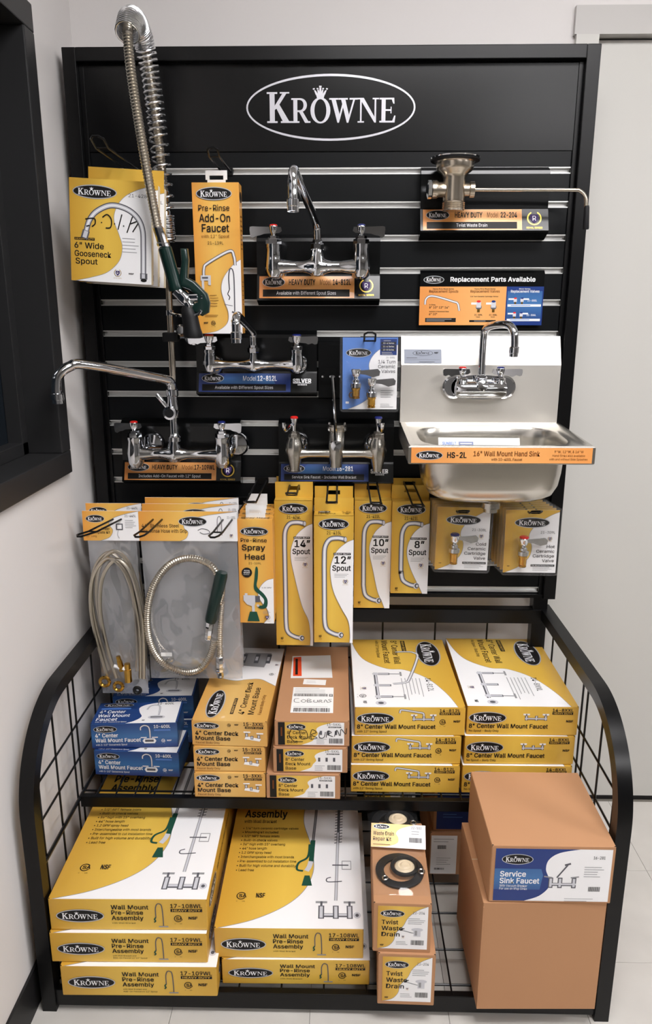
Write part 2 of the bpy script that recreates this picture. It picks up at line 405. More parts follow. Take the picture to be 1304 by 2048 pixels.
# ------------------------------------------------------------------ the room
XL, YB, XR, YF, ZC = -.64, .12, 5.2, -6.5, 2.75
def sbox(name, boxes, m, label=None, parent=None):
    mb = MB()
    for a, b in boxes: mb.box(a, b)
    o = mb.build(name, m, parent)
    if label: struct(o, label)
    if parent is None: RM[o.name] = Matrix()
    return o
floor = sbox('floor', [((XL-.12, YF, -.08), (XR, YB+.1, -.004))], 'grout', 'pale speckled vinyl tile floor')
tile_me = MB().bbox((.0004, .0004, -.005), (.3044, .3044, 0), .0006).mesh('tile', 'vinyl_tile')
for i in range(8):
    for j in range(5):
        t = bpy.data.objects.new('tile', tile_me); COL.objects.link(t); t.parent = floor
        t.location = (XL+i*.3048, YB-(j+1)*.3048, 0)
sbox('ceiling', [((XL-.12, YF, ZC), (XR, YB+.1, ZC+.08))], 'ceiling_tile', 'white tiled ceiling')
sbox('wall_back', [((XL-.12, YB, 0), (.60, YB+.1, ZC)), ((.60, YB, 2.2), (1.62, YB+.1, ZC)), ((1.62, YB, 0), (XR, YB+.1, ZC))], 'wall_paint', 'off-white painted wall behind the display rack')
WY0, WY1, WZ0, WZ1 = -1.45, -.165, 1.115, 2.120
sbox('wall_left', [((XL-.12, YF, 0), (XL, WY0, ZC)), ((XL-.12, WY1, 0), (XL, YB, ZC)), ((XL-.12, WY0, 0), (XL, WY1, WZ0)), ((XL-.12, WY0, WZ1), (XL, WY1, ZC))], 'wall_paint', 'off-white painted wall beside the rack with a dark window')
sbox('wall_right', [((XR, YF, 0), (XR+.1, YB+.1, ZC))], 'low_bounce_wall', 'unseen wall on the far right, greyed to cut bounce light')
sbox('wall_front', [((XL-.12, YF-.1, 0), (XR+.1, YF, ZC))], 'low_bounce_wall', 'unseen wall facing the rack, greyed to cut bounce light')
win = sbox('window_1', [((XL-.11, WY0, WZ0), (XL-.10, WY1, WZ1))], 'dark_glass', 'dark interior window in the left wall')
C = .055
for a, b in (((WY0-.0, WZ0-.0), (WY1, WZ0+C)), ((WY0, WZ1-C), (WY1, WZ1)), ((WY1-C, WZ0+C), (WY1, WZ1-C)), ((WY0, WZ0+C), (WY0+C, WZ1-C))):
    MB().bbox((XL-.10, a[0], a[1]), (XL+.014, b[0], b[1]), .003).build('window_casing', 'window_frame', win)
for a, b in (((WY0+C, WZ0+C), (WY1-C, WZ0+C+.03)), ((WY0+C, WZ1-C-.03), (WY1-C, WZ1-C)), ((WY1-C-.03, WZ0+C), (WY1-C, WZ1-C)), ((WY0+C, WZ0+C), (WY0+C+.03, WZ1-C))):
    MB().bbox((XL-.10, a[0], a[1]), (XL-.065, b[0], b[1]), .002).build('window_sash', 'window_frame', win)
sbox('baseboard_left', [((XL, YF, 0), (XL+.006, YB, .10))], 'rubber_base', 'black rubber cove base along the left wall')
sbox('baseboard_back', [((XL+.006, YB-.006, 0), (.596, YB, .10))], 'rubber_base', 'black rubber cove base behind the rack')
door = sbox('door_1', [((.655, YB+.012, .014), (1.565, YB+.05, 2.140))], 'door_paint', 'pale grey flush door in the back wall')
sbox('trim_1', [((.591, YB-.016, 2.145), (1.63, YB+.05, 2.207))], 'trim_paint', 'grey door frame header')
sbox('trim_2', [((.596, YB-.016, 0), (.651, YB+.05, 2.145))], 'door_paint', 'grey door frame jamb beside the rack')
sbox('trim_3', [((1.569, YB-.016, 0), (1.625, YB+.05, 2.145))], 'door_paint', 'grey door frame jamb on the far side')
sbox('door_gap_shade', [((.651, YB+.014, 0), (1.569, YB+.06, .013))], 'rubber_base', 'dark strip standing in for the shaded gap under the grey door')  # solid black strip paints the shade of the gap below the door
def troffer(x, y, label):
    t = thing('ceiling_light', label, 'ceiling light', (x, y, ZC), group='recessed ceiling lights')
    MB().box((-.60, -.29, -.012), (.60, .29, -.006)).build('diffuser', 'lamp_diffuser', t)
    f = MB()
    for a, b in (((-.63, -.32), (.63, -.29)), ((-.63, .29), (.63, .32)), ((-.63, -.29), (-.60, .29)), ((.60, -.29), (.63, .29))): f.box((a[0], a[1], -.02), (b[0], b[1], 0))
    f.build('frame', 'white_plastic', t)
for x, y, s in ((.55, -1.30, 'nearest the rack and the left wall'), (1.55, -3.15, 'behind the viewer'), (3.10, -1.60, 'out to the right of the door')):
    troffer(x, y, 'white recessed fluorescent ceiling light '+s)

# ------------------------------------------------------------------ display rack
rack = thing('display_rack', 'black steel display rack with slatwall panel, logo header and two wire shelves', 'rack', (0, 0, 0))
def rp(name, mb, m): return mb.build(name, m, rack)
HW = .62; SW = .577; G0 = 1.8225; GS = .0762; GH = .0075
for s in (-1, 1):
    x0, x1 = sorted((s*HW, s*.588))
    rp('upright', MB().bbox((x0, -.022, .735), (x1, .045, 2.085), .002), 'black_powder')
    x0, x1 = sorted((s*.605, s*.565))
    rp('rear_leg', MB().bbox((x0, -.008, 0), (x1, .030, .735), .002), 'black_powder')
    x0, x1 = sorted((s*.588, s*SW))
    rp('panel_channel', MB().bbox((x0, -.006, .735), (x1, .03, 2.055), .001), 'black_powder')
rp('top_rail', MB().bbox((-.588, -.022, 2.055), (.588, .045, 2.085), .002), 'black_powder')
hd = rp('header_panel', MB().box((-SW, -.003, 1.866), (SW, .012, 2.055)), 'header_black')
rp('backing_board', MB().box((-SW, .013, .735), (SW, .022, 2.055)), 'black_laminate')
A = Art((-SW, -.003, 1.866), (1,0,0), (0,0,1), 2*SW, .189)
cx, cy = (.0025+SW)/(2*SW), (1.960-1.866)/.189
A.ell(cx, cy, .1995/(2*SW), .0715/.189, 'sign_silver', 1, 72); A.ell(cx, cy, .1955/(2*SW), .0665/.189, 'header_black', 2, 72)
A.word((SW-.148)/(2*SW), (1.9275-1.866)/.189, .310/(2*SW), .066/.189, 'sign_silver', 4)
A.done('header_print', hd)
edges = [1.866]+[G0-GS*k for k in range(15)]
top = 1.866
for k in range(15):
    z = G0-GS*k
    rp('slat', MB().bbox((-SW, 0, z+GH), (SW, .013, top-.0), .0008), 'black_laminate')
    # extruded insert: back web, two front lips
    g = MB().box((-SW, .0105, z-GH), (SW, .0125, z+GH))
    g.box((-SW, -.0012, z+GH-.0022), (SW, .0110, z+GH)); g.box((-SW, -.0012, z-GH), (SW, .0110, z-GH+.0022))
    rp('groove_insert', g, 'aluminium'); top = z-GH
rp('slat', MB().bbox((-SW, 0, .735), (SW, .013, top), .0008), 'black_laminate')
rp('cross_bar', MB().bbox((-.588, -.012, .735), (.588, .03, .745), .001), 'black_powder')
rp('cross_bar', MB().bbox((-.59, -.012, .659), (.59, .02, .700), .002), 'black_powder')
# curved side rails that become the front feet
prof = [(.03, .685), (-.43, .685)]+[(-.43-.20*math.sin(a), .485+.20*math.cos(a)) for a in [PI/2*i/24 for i in range(1, 25)]]+[(-.63, .0)]
for s in (-1, 1):
    rp('side_rail', MB().tube([(s*.604, y, z) for y, z in prof], .0215, 4, square=True), 'black_powder')
W_ = .0024
def wire(name, pts, r=W_): rp(name, MB().tube(pts, r, 6), 'black_powder')
def topz(y): return .672 if y > -.43 else .485+math.sqrt(max(0, .185**2-(y+.43)**2))
for s in (-1, 1):
    x = s*.604
    for y in (-.085, -.213, -.345, -.378, -.48, -.58): wire('side_wire', [(x, y, .05), (x, y, topz(y)-.003)], .0026)
    for z in (.53, .44, .25, .15): wire('side_wire', [(x, 0, z), (x, -.615, z)], .0026)
    wire('shelf_support', [(x-s*.006, 0, .352), (x-s*.006, -.615, .352)], .0045)
    wire('shelf_support', [(x-s*.006, 0, .05), (x-s*.006, -.615, .05)], .0045)
for x in (-.44, -.295, -.145, .004, .154, .304, .452): wire('back_wire', [(x, .040, .03), (x, .040, .672)], .0026)
for z in (.53, .25, .12): wire('back_wire', [(-.59, .034, z), (.59, .034, z)], .0026)
# mid shelf and bottom shelf
for z, yf, h in ((.358, -.385, .029), (.055, -.640, .043)):
    rp('shelf_rail', MB().bbox((-.596, yf, z-h), (.596, yf+.016, z-.001), .0015), 'black_powder')
    rp('shelf_rail', MB().bbox((-.596, -.006, z-h), (.596, .010, z-.003), .0015), 'black_powder')
    n = 25 if z > .2 else 13
    for i in range(n):
        x = -.56+1.12*i/(n-1)
        wire('shelf_wire', [(x, .006, z-.0022), (x, yf+.006, z-.0022)] if z < .2 else [(x, .006, z-.0022), (x, yf+.006, z-.0022), (x, yf+.002, z-.012)], .0022)
    for y in ([-.10, -.20, -.30, -.40, -.51, -.605] if z < .2 else [-.12, -.25, -.352]): wire('shelf_wire', [(-.596, y, z-.0060), (.596, y, z-.0060)], .0026)

# ------------------------------------------------------------------ slatwall label brackets
def bracket(name, label, x0, x1, zt, zl1, zl0, zb, kind, art):
    b = thing(name, label, 'bracket', ((x0+x1)/2, 0, zb), group='label brackets hooked on the slatwall')
    w = (x1-x0)/2; h = zt-zb; a = zl1-zb; c = zl0-zb
    prof = [(-.0015, h+.010), (-.010, h+.010), (-.028, h), (-.030, h-.008), (-.030, a+.004), (-.032, a), (-.050, c), (-.049, c-.004), (-.012, 0), (-.0015, 0)]
    MB().prism(prof, 2*w, 'x', -w).build('bracket_plate', 'black_acrylic', b)
    L = math.hypot(.018, a-c)
    A = Art((-w+.006, -.050, c), (1, 0, 0), (0, .018, a-c), 2*w-.010, L)
    if kind == 'o':
        A.rect(0, .02, .80, .98, 'label_orange', 0); A.rect(.03, .08, .76, .40, 'ink', 1); A.crest(.90, .56, .058)
    else:
        A.rect(0, .02, .79, .98, 'navy_print', 0); A.rect(.03, .08, .75, .42, 'ink', 1)
        A.poly([(.15,.45),(.66,.45),(.60,.98),(.24,.98)], 'blue_print', 0.5)
        A.t('SILVER', .81, .50, .155, .20, 'white_ink', .03); A.t('SERIES', .85, .36, .08, .07, 'white_ink'); A.rect(.81, .46, .96, .475, 'white_ink', 2)
    A.logo(.12, .72, .19, .46)
    art(A); A.done('label_print', b)
    return b
bracket('display_bracket', 'black bracket with orange label 14-812L under the topmost chrome faucet', -.177, .124, 1.668, 1.580, 1.526, 1.511, 'o',
    lambda A: (A.t('HEAVY DUTY', .25, .60, .22, .24, 'ink', .02), A.t('Model', .51, .60, .09, .24, 'brown_ink', 0), A.t('14-812L', .62, .60, .15, .24, 'ink', .02), A.t('Available with Different Spout Sizes', .395, .17, .50, .15, 'white_ink', 0, 'c')))
bracket('display_bracket', 'black bracket with orange label 22-204 behind the twist waste drain', .218, .522, 1.818, 1.732, 1.682, 1.664, 'o',
    lambda A: (A.t('HEAVY DUTY', .26, .60, .22, .24, 'ink', .02), A.t('Model', .52, .60, .09, .24, 'brown_ink', 0), A.t('22-204', .63, .60, .13, .24, 'ink', .02), A.t('Twist Waste Drain', .395, .17, .25, .15, 'white_ink', 0, 'c')))
bracket('display_bracket', 'black bracket with blue label 12-812L under the middle chrome faucet', -.336, -.031, 1.440, 1.345, 1.298, 1.284, 'b',
    lambda A: (A.t('Model', .38, .60, .115, .25, 'white_ink', 0), A.t('12-812L', .505, .60, .165, .25, 'white_ink', .02), A.t('Available with Different Spout Sizes', .39, .18, .50, .15, 'white_ink', 0, 'c')))
bracket('display_bracket', 'black bracket with orange label 17-109WL under the tall pre-rinse faucet', -.541, -.230, 1.216, 1.115, 1.069, 1.053, 'o',
    lambda A: (A.t('HEAVY DUTY', .24, .60, .22, .24, 'ink', .02), A.t('Model', .50, .60, .10, .24, 'brown_ink', 0), A.t('17-109WL', .61, .60, .175, .24, 'ink', .02), A.t('Includes Add-On Faucet with 12" Spout', .395, .17, .54, .15, 'white_ink', 0, 'c')))
bracket('display_bracket', 'black bracket with blue label 16-281 under the service sink faucet', -.131, .168, 1.216, 1.112, 1.068, 1.053, 'b',
    lambda A: (A.t('Model', .38, .60, .115, .25, 'white_ink', 0), A.t('16-281', .505, .60, .145, .25, 'white_ink', .02), A.t('Service Sink Faucet - Includes Wall Bracket', .39, .18, .58, .15, 'white_ink', 0, 'c')))
b = thing('backing_plate', 'plain black plate behind the brace rod, beside the blue valve pack', 'bracket', (.06, 0, 1.278))
MB().prism([(-.0015, .146), (-.010, .146), (-.018, .136), (-.018, .004), (-.010, 0), (-.0015, 0)], .175, 'x', -.0875).build('bracket_plate', 'black_acrylic', b)

# sign with replacement parts
s = thing('parts_sign', 'black, orange and blue sign reading Replacement Parts Available', 'sign', (.377, 0, 1.463))
MB().prism([(-.0015, .131), (-.010, .131), (-.017, .124), (-.017, 0), (-.013, 0), (-.013, .118), (-.0015, .120)], .305, 'x', -.1525).build('sign_plate', 'black_acrylic', s)
A = Art((-.1525, -.017, 0), (1,0,0), (0,0,1), .305, .124)
A.ell(.11, .875, .083, .075, 'silver_ink', 1); A.ell(.11, .875, .078, .064, 'ink', 2); A.word(.05, .84, .12, .075)
A.t('Replacement Parts Available', .245, .84, .68, .085, 'white_ink', .02)
A.rect(.0, .0, .70, .745, 'label_orange', 0); A.rect(.70, .0, 1, .745, 'navy_print', 0); A.rect(.71, .12, .99, .66, 'blue_print', 1)
A.t('Replacement Spouts', .075, .63, .235, .05, 'brown_ink', .01); A.t('Replacement Valves', .41, .63, .235, .05, 'brown_ink', .01); A.t('Replacement Valves', .735, .63, .23, .05, 'white_ink', .01)
A.t('Heavy Duty Royal Series', .105, .69, .17, .024, 'ink'); A.t('Heavy Duty Royal Series', .44, .69, .17, .024, 'ink'); A.t('Silver Series', .80, .69, .09, .022, 'white_ink')
A.pipe([(.045,.40),(.05,.50),(.08,.56),(.14,.55),(.27,.46),(.31,.42),(.325,.28)], .0055)
A.t('in Sizes', .08, .385, .05, .022); A.t('8" 10" 12" 14"', .08, .325, .16, .04); A.t('Available in Gooseneck Sizes', .08, .255, .16, .022); A.t('6" 10"', .08, .195, .065, .04)
A.rect(.05, .06, .30, .14, 'ink', 2); A.lines(.06, .11, .21, .032, 2, .0016, 'grey_ink')
A.t('1/4 Turn Ceramic Cartridge Valves', .41, .545, .225, .022)
for i, (x, c) in enumerate(((.48, 'red_ink'), (.60, 'navy_print'))):
    A.rect(x-.06, .40, x, .44, 'white_ink', 3); A.ell(x, .46, .017, .022, c, 4); A.rect(x-.018, .34, x+.02, .45, 'pipe_light', 3); A.ell(x+.002, .35, .024, .05, 'pipe_dark', 2); A.rect(x-.009, .25, x+.012, .31, 'brass', 2)
    A.t('21-308L' if i else '21-309L', x-.03, .185, .065, .03); A.t('Cold' if i else 'Hot', x, .15, .03, .02, al='c')
A.rect(.41, .06, .625, .10, 'ink', 2); A.lines(.45, .075, .14, .03, 1, .0014, 'grey_ink')
for v in (.46, .18):
    for x, c in ((.775, 'red_ink'), (.83, 'navy_print')):
        k = -1 if x < .8 else 1
        A.rect(min(x, x+k*.055), v+.03, max(x, x+k*.055), v+.06, 'white_ink', 3); A.rect(x-.013, v-.01, x+.013, v+.055, 'pipe_light', 4); A.ell(x, v+.062, .012, .015, c, 5); A.rect(x-.008, v-.05, x+.008, v-.01, 'brass', 3)
    A.t('21-300L' if v > .3 else '21-306L', .875, v+.0, .075, .035, 'white_ink', .01); A.rect(.715, v-.10, .985, v-.055, 'white_ink', 2); A.lines(.74, v-.083, .22, .03, 1, .0016, 'pale_blue_print')
A.done('sign_print', s)

# ------------------------------------------------------------------ faucets
def blade(t, x, y, z, dr, L, cap, m='chrome', hub=.0085, wide=.022, yaw=0):
    """Lever handle: flared hub, flat paddle, coloured index button. dr = -1 left, 1 right."""
    c, s_ = math.cos(yaw), math.sin(yaw)
    h = MB().lathe([(hub*.62, -.012), (hub*.62, -.004), (hub, .002), (hub*1.28, .013), (hub*1.2, .0145), (0, .0145)], (x, y, z), n=14)
    out = [(-.018, .012), (-.020, .003), (-.014, -.001), (.008, -.002), (.022, -.003), (L*.55, -.006), (L*.72, .012-wide*.9), (L*.86, .012-wide*1.08), (L*.97, .012-wide*.95), (L, .006), (L*.985, .0125), (L*.9, .0135), (.015, .0125)]
    v = []
    for dy in (-.0022, .0022):
        for a, b in out:
            v.append((x+dr*a*c-dy*s_, y+dy*c-a*s_*1.0, z+b))
    n = len(out); f = [tuple(range(n)), tuple(range(2*n-1, n-1, -1))]+[((i+1) % n, i, i+n, (i+1) % n+n) for i in range(n)]
    h.add(v, f)
    o = h.build('handle', m, t, True)
    if cap: MB().lathe([(hub*1.1, 0), (hub*1.1, .0022), (hub*.8, .0038), (0, .004)], (x, y, z+.0145), n=16).build('index_button', cap, o, True)
    return o
def hexnut(t, o, r, h, m='chrome', ax=(0,0,1), name='bonnet_nut'):
    return MB().lathe([(r*.9, 0), (r, h*.12), (r, h*.6), (r*.9, h*.68), (r*.72, h*.7), (r*.72, h), (0, h)], o, ax, 6 if r < .05 else 8, smooth=False).build(name, m, t, True)
def wall_body(t, xl, xc, xr, y, z, ztop, zbot, r=.0115, rv=.0185, m='chrome', yp=-.031):
    b = MB()
    # bar with flares at the valves and the centre tee
    def half(xa, xb):
        d = xb-xa; s = 1 if d > 0 else -1; d = abs(d)
        b.lathe([(rv*.92, 0), (rv*.9, .012), (r*1.22, .030), (r, .046), (r, d-.034), (r*1.25, d-.022), (r*1.75, d-.008), (r*1.75, d)], (xa, y, z), (s, 0, 0), 18)
    half(xl, xc); half(xr, xc)
    for x in (xl, xr):
        b.lathe([(.002, zbot-z-.002), (rv*.70, zbot-z), (rv*1.02, zbot-z+.012), (rv*1.08, 0), (rv*.98, .018), (rv*.88, (ztop-z)*.75), (rv*.95, (ztop-z)*.86), (rv*.95, ztop-z), (.002, ztop-z)], (x, y, z), n=20)
    b.lathe([(.004, -r*1.9), (r*1.2, -r*1.65), (r*1.75, -r*.6), (r*1.75, r*.5), (r*1.15, r*2.4), (r*1.1, .040), (.002, .040)], (xc, y, z), n=18)
    b.build('faucet_body', m, t, True)
    for x in (xl, xr):
        MB().lathe([(.012, 0), (.012, abs(yp-y)-.016), (.021, abs(yp-y)-.010), (.0255, abs(yp-y)-.002), (.0255, abs(yp-y)), (0, abs(yp-y))], (x, y, z-.004), (0, 1, 0), 20).build('wall_flange', m, t, True)
def spout(t, pts, r=.0105, m='chrome', k=7, tip=True):
    P = cr(pts, k); mb = MB().tube(P, r, 14)
    o = mb.build('spout', m, t, True)
    if tip:
        d = (Vector(P[-1])-Vector(P[-2])).normalized()
        MB().lathe([(r*1.05, -.002), (r*1.3, 0), (r*1.3, .012), (r*1.18, .013), (r*1.18, .021), (r*.8, .021), (r*.75, .017), (0, .017)], P[-1], d, 16).build('aerator', m, o, True)
    return o

f1 = thing('wall_faucet', 'topmost chrome wall mount faucet with long spout above the orange 14-812L label', 'faucet', (-.027, -.09, 1.575))
wall_body(f1, -.130, -.027, .076, -.09, 1.598, 1.648, 1.574, .0125, .0195)
for x, dr, c in ((-.130, -1, 'red_cap'), (.076, 1, 'blue_cap')):
    hexnut(f1, (x, -.09, 1.646), .0185, .020); blade(f1, x, -.09, 1.674, dr, .056, c)
hexnut(f1, (-.027, -.09, 1.634), .0155, .024, name='swivel_nut')
spout(f1, [(-.027,-.09,1.645), (-.027,-.09,1.672), (-.029,-.100,1.690), (-.036,-.150,1.708), (-.060,-.345,1.752), (-.063,-.378,1.757), (-.064,-.398,1.745), (-.064,-.402,1.715), (-.064,-.403,1.700)], .0095)

f2 = thing('wall_faucet', 'middle chrome wall mount faucet with thin bar above the blue 12-812L label', 'faucet', (-.184, -.09, 1.352))
wall_body(f2, -.291, -.184, -.078, -.09, 1.370, 1.405, 1.353, .0085, .0155)
for x, dr, c in ((-.291, -1, 'red_cap'), (-.078, 1, 'blue_cap')):
    hexnut(f2, (x, -.09, 1.404), .0145, .014); blade(f2, x, -.09, 1.424, dr, .052, c, hub=.010, wide=.017)
hexnut(f2, (-.184, -.09, 1.398), .0145, .018, name='swivel_nut')
spout(f2, [(-.184,-.09,1.405), (-.184,-.09,1.428), (-.184,-.098,1.446), (-.185,-.14,1.456), (-.188,-.29,1.480), (-.189,-.325,1.484), (-.189,-.345,1.473), (-.189,-.348,1.450)], .009)

# pre-rinse unit
f4 = thing('pre_rinse_faucet', 'tall chrome pre-rinse faucet with spring hose and green spray handle', 'faucet', (-.388, -.09, 1.115))
wall_body(f4, -.489, -.390, -.268, -.09, 1.147, 1.190, 1.113, .0115, .0195)
for x, dr, c in ((-.489, -1, 'red_cap'), (-.268, 1, 'blue_cap')):
    hexnut(f4, (x, -.09, 1.188), .0175, .018); blade(f4, x, -.09, 1.212, dr, .050, c)
    # large round escutcheons show beside the valves
    MB().lathe([(.010, 0), (.026, .004), (.031, .012), (.031, .016), (0, .016)], (x+.030, -.047, 1.163), (0, 1, 0), 22).build('wall_flange', 'chrome', f4, True)
XRs = -.388
MB().lathe([(.016, 0), (.016, .010), (.0125, .014), (.0100, .020), (.0100, .058), (.014, .060), (.0155, .068), (.0165, .085), (.0135, .100), (.0135, .112), (.0155, .114), (.0155, .128), (.012, .131), (0, .131)], (XRs, -.09, 1.180), n=18).build('add_on_tee', 'chrome', f4, True)
ah = MB().lathe([(.009, 0), (.013, .006), (.013, .028), (.0165, .030), (.0165, .040), (0, .0415)], (XRs, -.092, 1.255), (0, -1, 0), 18).build('add_on_valve', 'chrome', f4, True)
MB().lathe([(.011, 0), (.011, .0015), (0, .0016)], (XRs, -.1335, 1.255), (0, -1, 0), 16).build('index_button', 'black_rubber', ah, True)
MB().tube([(XRs, -.120, 1.258), (XRs-.014, -.120, 1.276), (XRs-.026, -.122, 1.294), (XRs-.031, -.122, 1.300)], [.004, .005, .0062, .0058], 10).build('add_on_lever', 'chrome', f4, True)
spout(f4, [(XRs,-.090,1.296), (XRs+.001,-.092,1.309), (XRs-.002,-.097,1.325), (XRs-.020,-.113,1.337), (-.545,-.240,1.377), (-.576,-.263,1.375), (-.598,-.278,1.356), (-.603,-.282,1.328), (-.603,-.282,1.316)], .0115)
MB().tube([(XRs, -.088, 1.30), (XRs+.001, -.078, 1.34), (XRs+.002, -.078, 1.64), (XRs+.003, -.080, 1.705)], .0085, 14).build('riser_pipe', 'nickel', f4, True)
MB().lathe([(.0085, 0), (.0125, .003), (.0125, .030), (.0105, .034), (.0105, .050), (.0125, .052), (.0125, .075), (.009, .078), (0, .078)], (XRs+.003, -.080, 1.690), n=16).build('riser_coupling', 'chrome', f4, True)
wb = MB().bbox((-.406, -.090, 1.424), (-.368, -.064, 1.446), .004).build('wall_bracket', 'black_rubber', f4, True)
MB().tube([(-.368, -.076, 1.436), (-.345, -.060, 1.440), (-.345, -.004, 1.440)], .007, 10).lathe([(.012, 0), (.0135, .012), (.009, .018), (0, .018)], (-.356, -.088, 1.452), (0, -1, 0), 14).lathe([(.027, 0), (.027, .005), (.012, .010), (0, .010)], (-.345, -.002, 1.440), (0, -1, 0), 20).build('bracket_arm', 'chrome', wb, True)
# hose: up through the spring, over, and down to the spray valve
up = cr([(XRs+.003,-.080,1.755), (XRs-.002,-.080,1.85), (XRs-.008,-.083,1.94), (XRs-.014,-.090,2.015), (XRs-.018,-.108,2.063), (XRs-.022,-.145,2.088), (XRs-.024,-.190,2.083), (XRs-.024,-.222,2.046)], 10)
dn = cr([(XRs-.024,-.222,2.046), (XRs-.018,-.234,1.97), (XRs-.004,-.240,1.85), (XRs+.010,-.239,1.74), (XRs+.020,-.235,1.668)], 10)
P, R = ribbed(up+dn[1:], .0108, .0062, .16); MB().tube(P, R, 12).build('hose', 'hose_steel', f4, True)
low = [(XRs+.006,-.079,1.655), (XRs+.003,-.080,1.70)]+up
def turns(s):
    pts = [(0, 0), (.10, 11), (.25, 14.5), (.42, 19.0), (.56, 25), (.72, 32.5), (.80, 39), (1, 58)]
    for (a, b), (c, d) in zip(pts, pts[1:]):
        if s <= c: return b+(d-b)*(s-a)/(c-a)
    return pts[-1][1]
H = helix(low, lambda s: (.0175+.003*min(1, s/.2))+.0035*max(0, (s-.72)/.28), turns, 16)
MB().tube(H, .0024, 7).build('spring', 'bright_wire', f4, True)
# spray valve
a = Vector((XRs+.020, -.235, 1.672)); 
sv = MB().lathe([(.0098, 0), (.0125, .004), (.0125, .034), (.0145, .036), (.0145, .042), (0, .042)], a, Vector((.010, .004, -.040)), 12, smooth=False).build('hose_collar', 'chrome', f4, True)
g0 = Vector((XRs+.031, -.231, 1.632)); g1 = Vector((XRs+.052, -.224, 1.540))
MB().tube([g0+(g1-g0)*t for t in (0, .05, .12, .5, .86, .94, 1)], [.010, .0148, .0152, .0150, .0158, .0172, .0165], 16).build('grip', 'green_rubber', f4, True)
MB().tube(cr([g1, g1+Vector((.012,0,-.012)), g1+Vector((.022,-.002,-.022)), g1+Vector((.030,-.002,-.036)), g1+Vector((.033,-.002,-.052))], 5), [.014]*5+[.015]*6+[.013]*5+[.0115]*5, 14).build('valve_body', 'chrome', f4, True)
MB().lathe([(.010, 0), (.010, .022), (.007, .024), (.007, .033), (.004, .034), (.004, .040), (0, .040)], g1+Vector((.026, -.002, -.016)), (1, -.15, .02), 14).build('plunger', 'chrome', f4, True)
MB().bprism([(-0.322, 1.627), (-0.307, 1.627), (-0.305, 1.603), (-0.309, 1.566), (-0.294, 1.559), (-0.267, 1.532), (-0.262, 1.513), (-0.265, 1.492), (-0.28, 1.484), (-0.299, 1.492), (-0.305, 1.506), (-0.289, 1.515), (-0.29, 1.527), (-0.306, 1.54), (-0.326, 1.547), (-0.328, 1.564), (-0.321, 1.598)], -.237, -.213, .006).build('lever', 'green_rubber', f4, True)
MB().tube(cr([(XRs+.003,-.086,1.492),(XRs+.020,-.130,1.489),(XRs+.045,-.185,1.486),(XRs+.075,-.218,1.484),(XRs+.100,-.235,1.488),(XRs+.108,-.240,1.496)], 5), .0034, 8).lathe([(.0115,-.006),(.0115,.006)], (XRs+.003,-.080,1.492), n=14).build('hanger_hook', 'chrome', f4, True)
MB().lathe([(.0115, 0), (.0170, -.008), (.0185, -.024), (.0200, -.050), (.0225, -.062), (.0215, -.069), (.015, -.071), (.012, -.062), (0, -.062)], g1+Vector((.024, -.002, -.034)), (-.14, 0, 1), 18).build('spray_bumper', 'black_rubber', f4, True)

# service sink faucet, rough chrome, with brace
f5 = thing('service_faucet', 'rough satin service sink faucet with brace rod above the blue 16-281 label', 'faucet', (.023, -.09, 1.10))
b = MB()
for x in (-.086, .124):
    b.lathe([(.003, -.048), (.0125, -.047), (.0125, -.040), (.0195, -.010), (.0225, .006), (.0205, .024), (.0165, .034), (.0165, .040), (.002, .040)], (x, -.09, 1.152), n=18)
    s = 1 if x < 0 else -1
    b.lathe([(.017, 0), (.015, .016), (.0105, .034), (.0105, .080), (.013, .096), (.013, .105)], (x, -.09, 1.150), (s, 0, 0), 16)
b.lathe([(.003, -.033), (.0155, -.033), (.0155, -.018), (.0175, -.010), (.0175, .02), (.016, .030), (.003, .034)], (.019, -.098, 1.150), n=18)
b.tube(cr([(.019,-.075,1.160),(.021,-.066,1.185),(.021,-.062,1.205)], 4), .020, 14)
b.build('faucet_body', 'satin_chrome', f5, True)
for x in (-.086, .124):
    MB().lathe([(.013, 0), (.013, .030), (.026, .040), (.031, .056), (.031, .0595), (0, .0595)], (x+(.006 if x < 0 else -.006), -.09, 1.165), (0, 1, 0), 22).build('wall_flange', 'chrome', f5, True)
    hexnut(f5, (x, -.09, 1.190), .0150, .016, 'satin_chrome')
    c = 'red_cap' if x < 0 else 'blue_cap'
    h = MB().lathe([(.005, 0), (.005, .016), (.0085, .030), (.0095, .034), (0, .034)], (x, -.09, 1.204), n=12).tube(cr([(x,-.09,1.226),(x-.012,-.110,1.218),(x-.018,-.135,1.214),(x-.020,-.150,1.222),(x-.021,-.152,1.236)] if x < 0 else [(x,-.09,1.226),(x+.002,-.115,1.220),(x+.005,-.140,1.214),(x+.006,-.152,1.222),(x+.006,-.154,1.236)], 4), [.0042]*13+[.0052]*4, 8).build('handle', 'chrome', f5, True)
    MB().lathe([(.0096, 0), (.0098, .003), (.0075, .0055), (0, .006)], (x, -.09, 1.238), n=14).build('index_button', c, h, True)
MB().lathe([(.003, 0), (.024, 0), (.0255, .003), (.0255, .012), (.0235, .014), (.0235, .017), (.0, .018)], (.021, -.062, 1.203), n=20).build('vacuum_breaker', 'satin_chrome', f5, True)
for dx in (-.019, .019): MB().lathe([(.0035, 0), (.0035, .006), (0, .008)], (.021+dx, -.066, 1.219), n=8).build('screw', 'chrome', f5, True)
MB().tube([(.019,-.112,1.178),(.018,-.100,1.20),(.012,-.050,1.29),(.008,-.026,1.338)], .0042, 8).build('brace_rod', 'chrome', f5, True)
MB().lathe([(.013,0),(.013,.012),(.0,.014)], (.019,-.102,1.172), (0,-1,.1), 14).build('brace_clamp', 'chrome', f5, True)
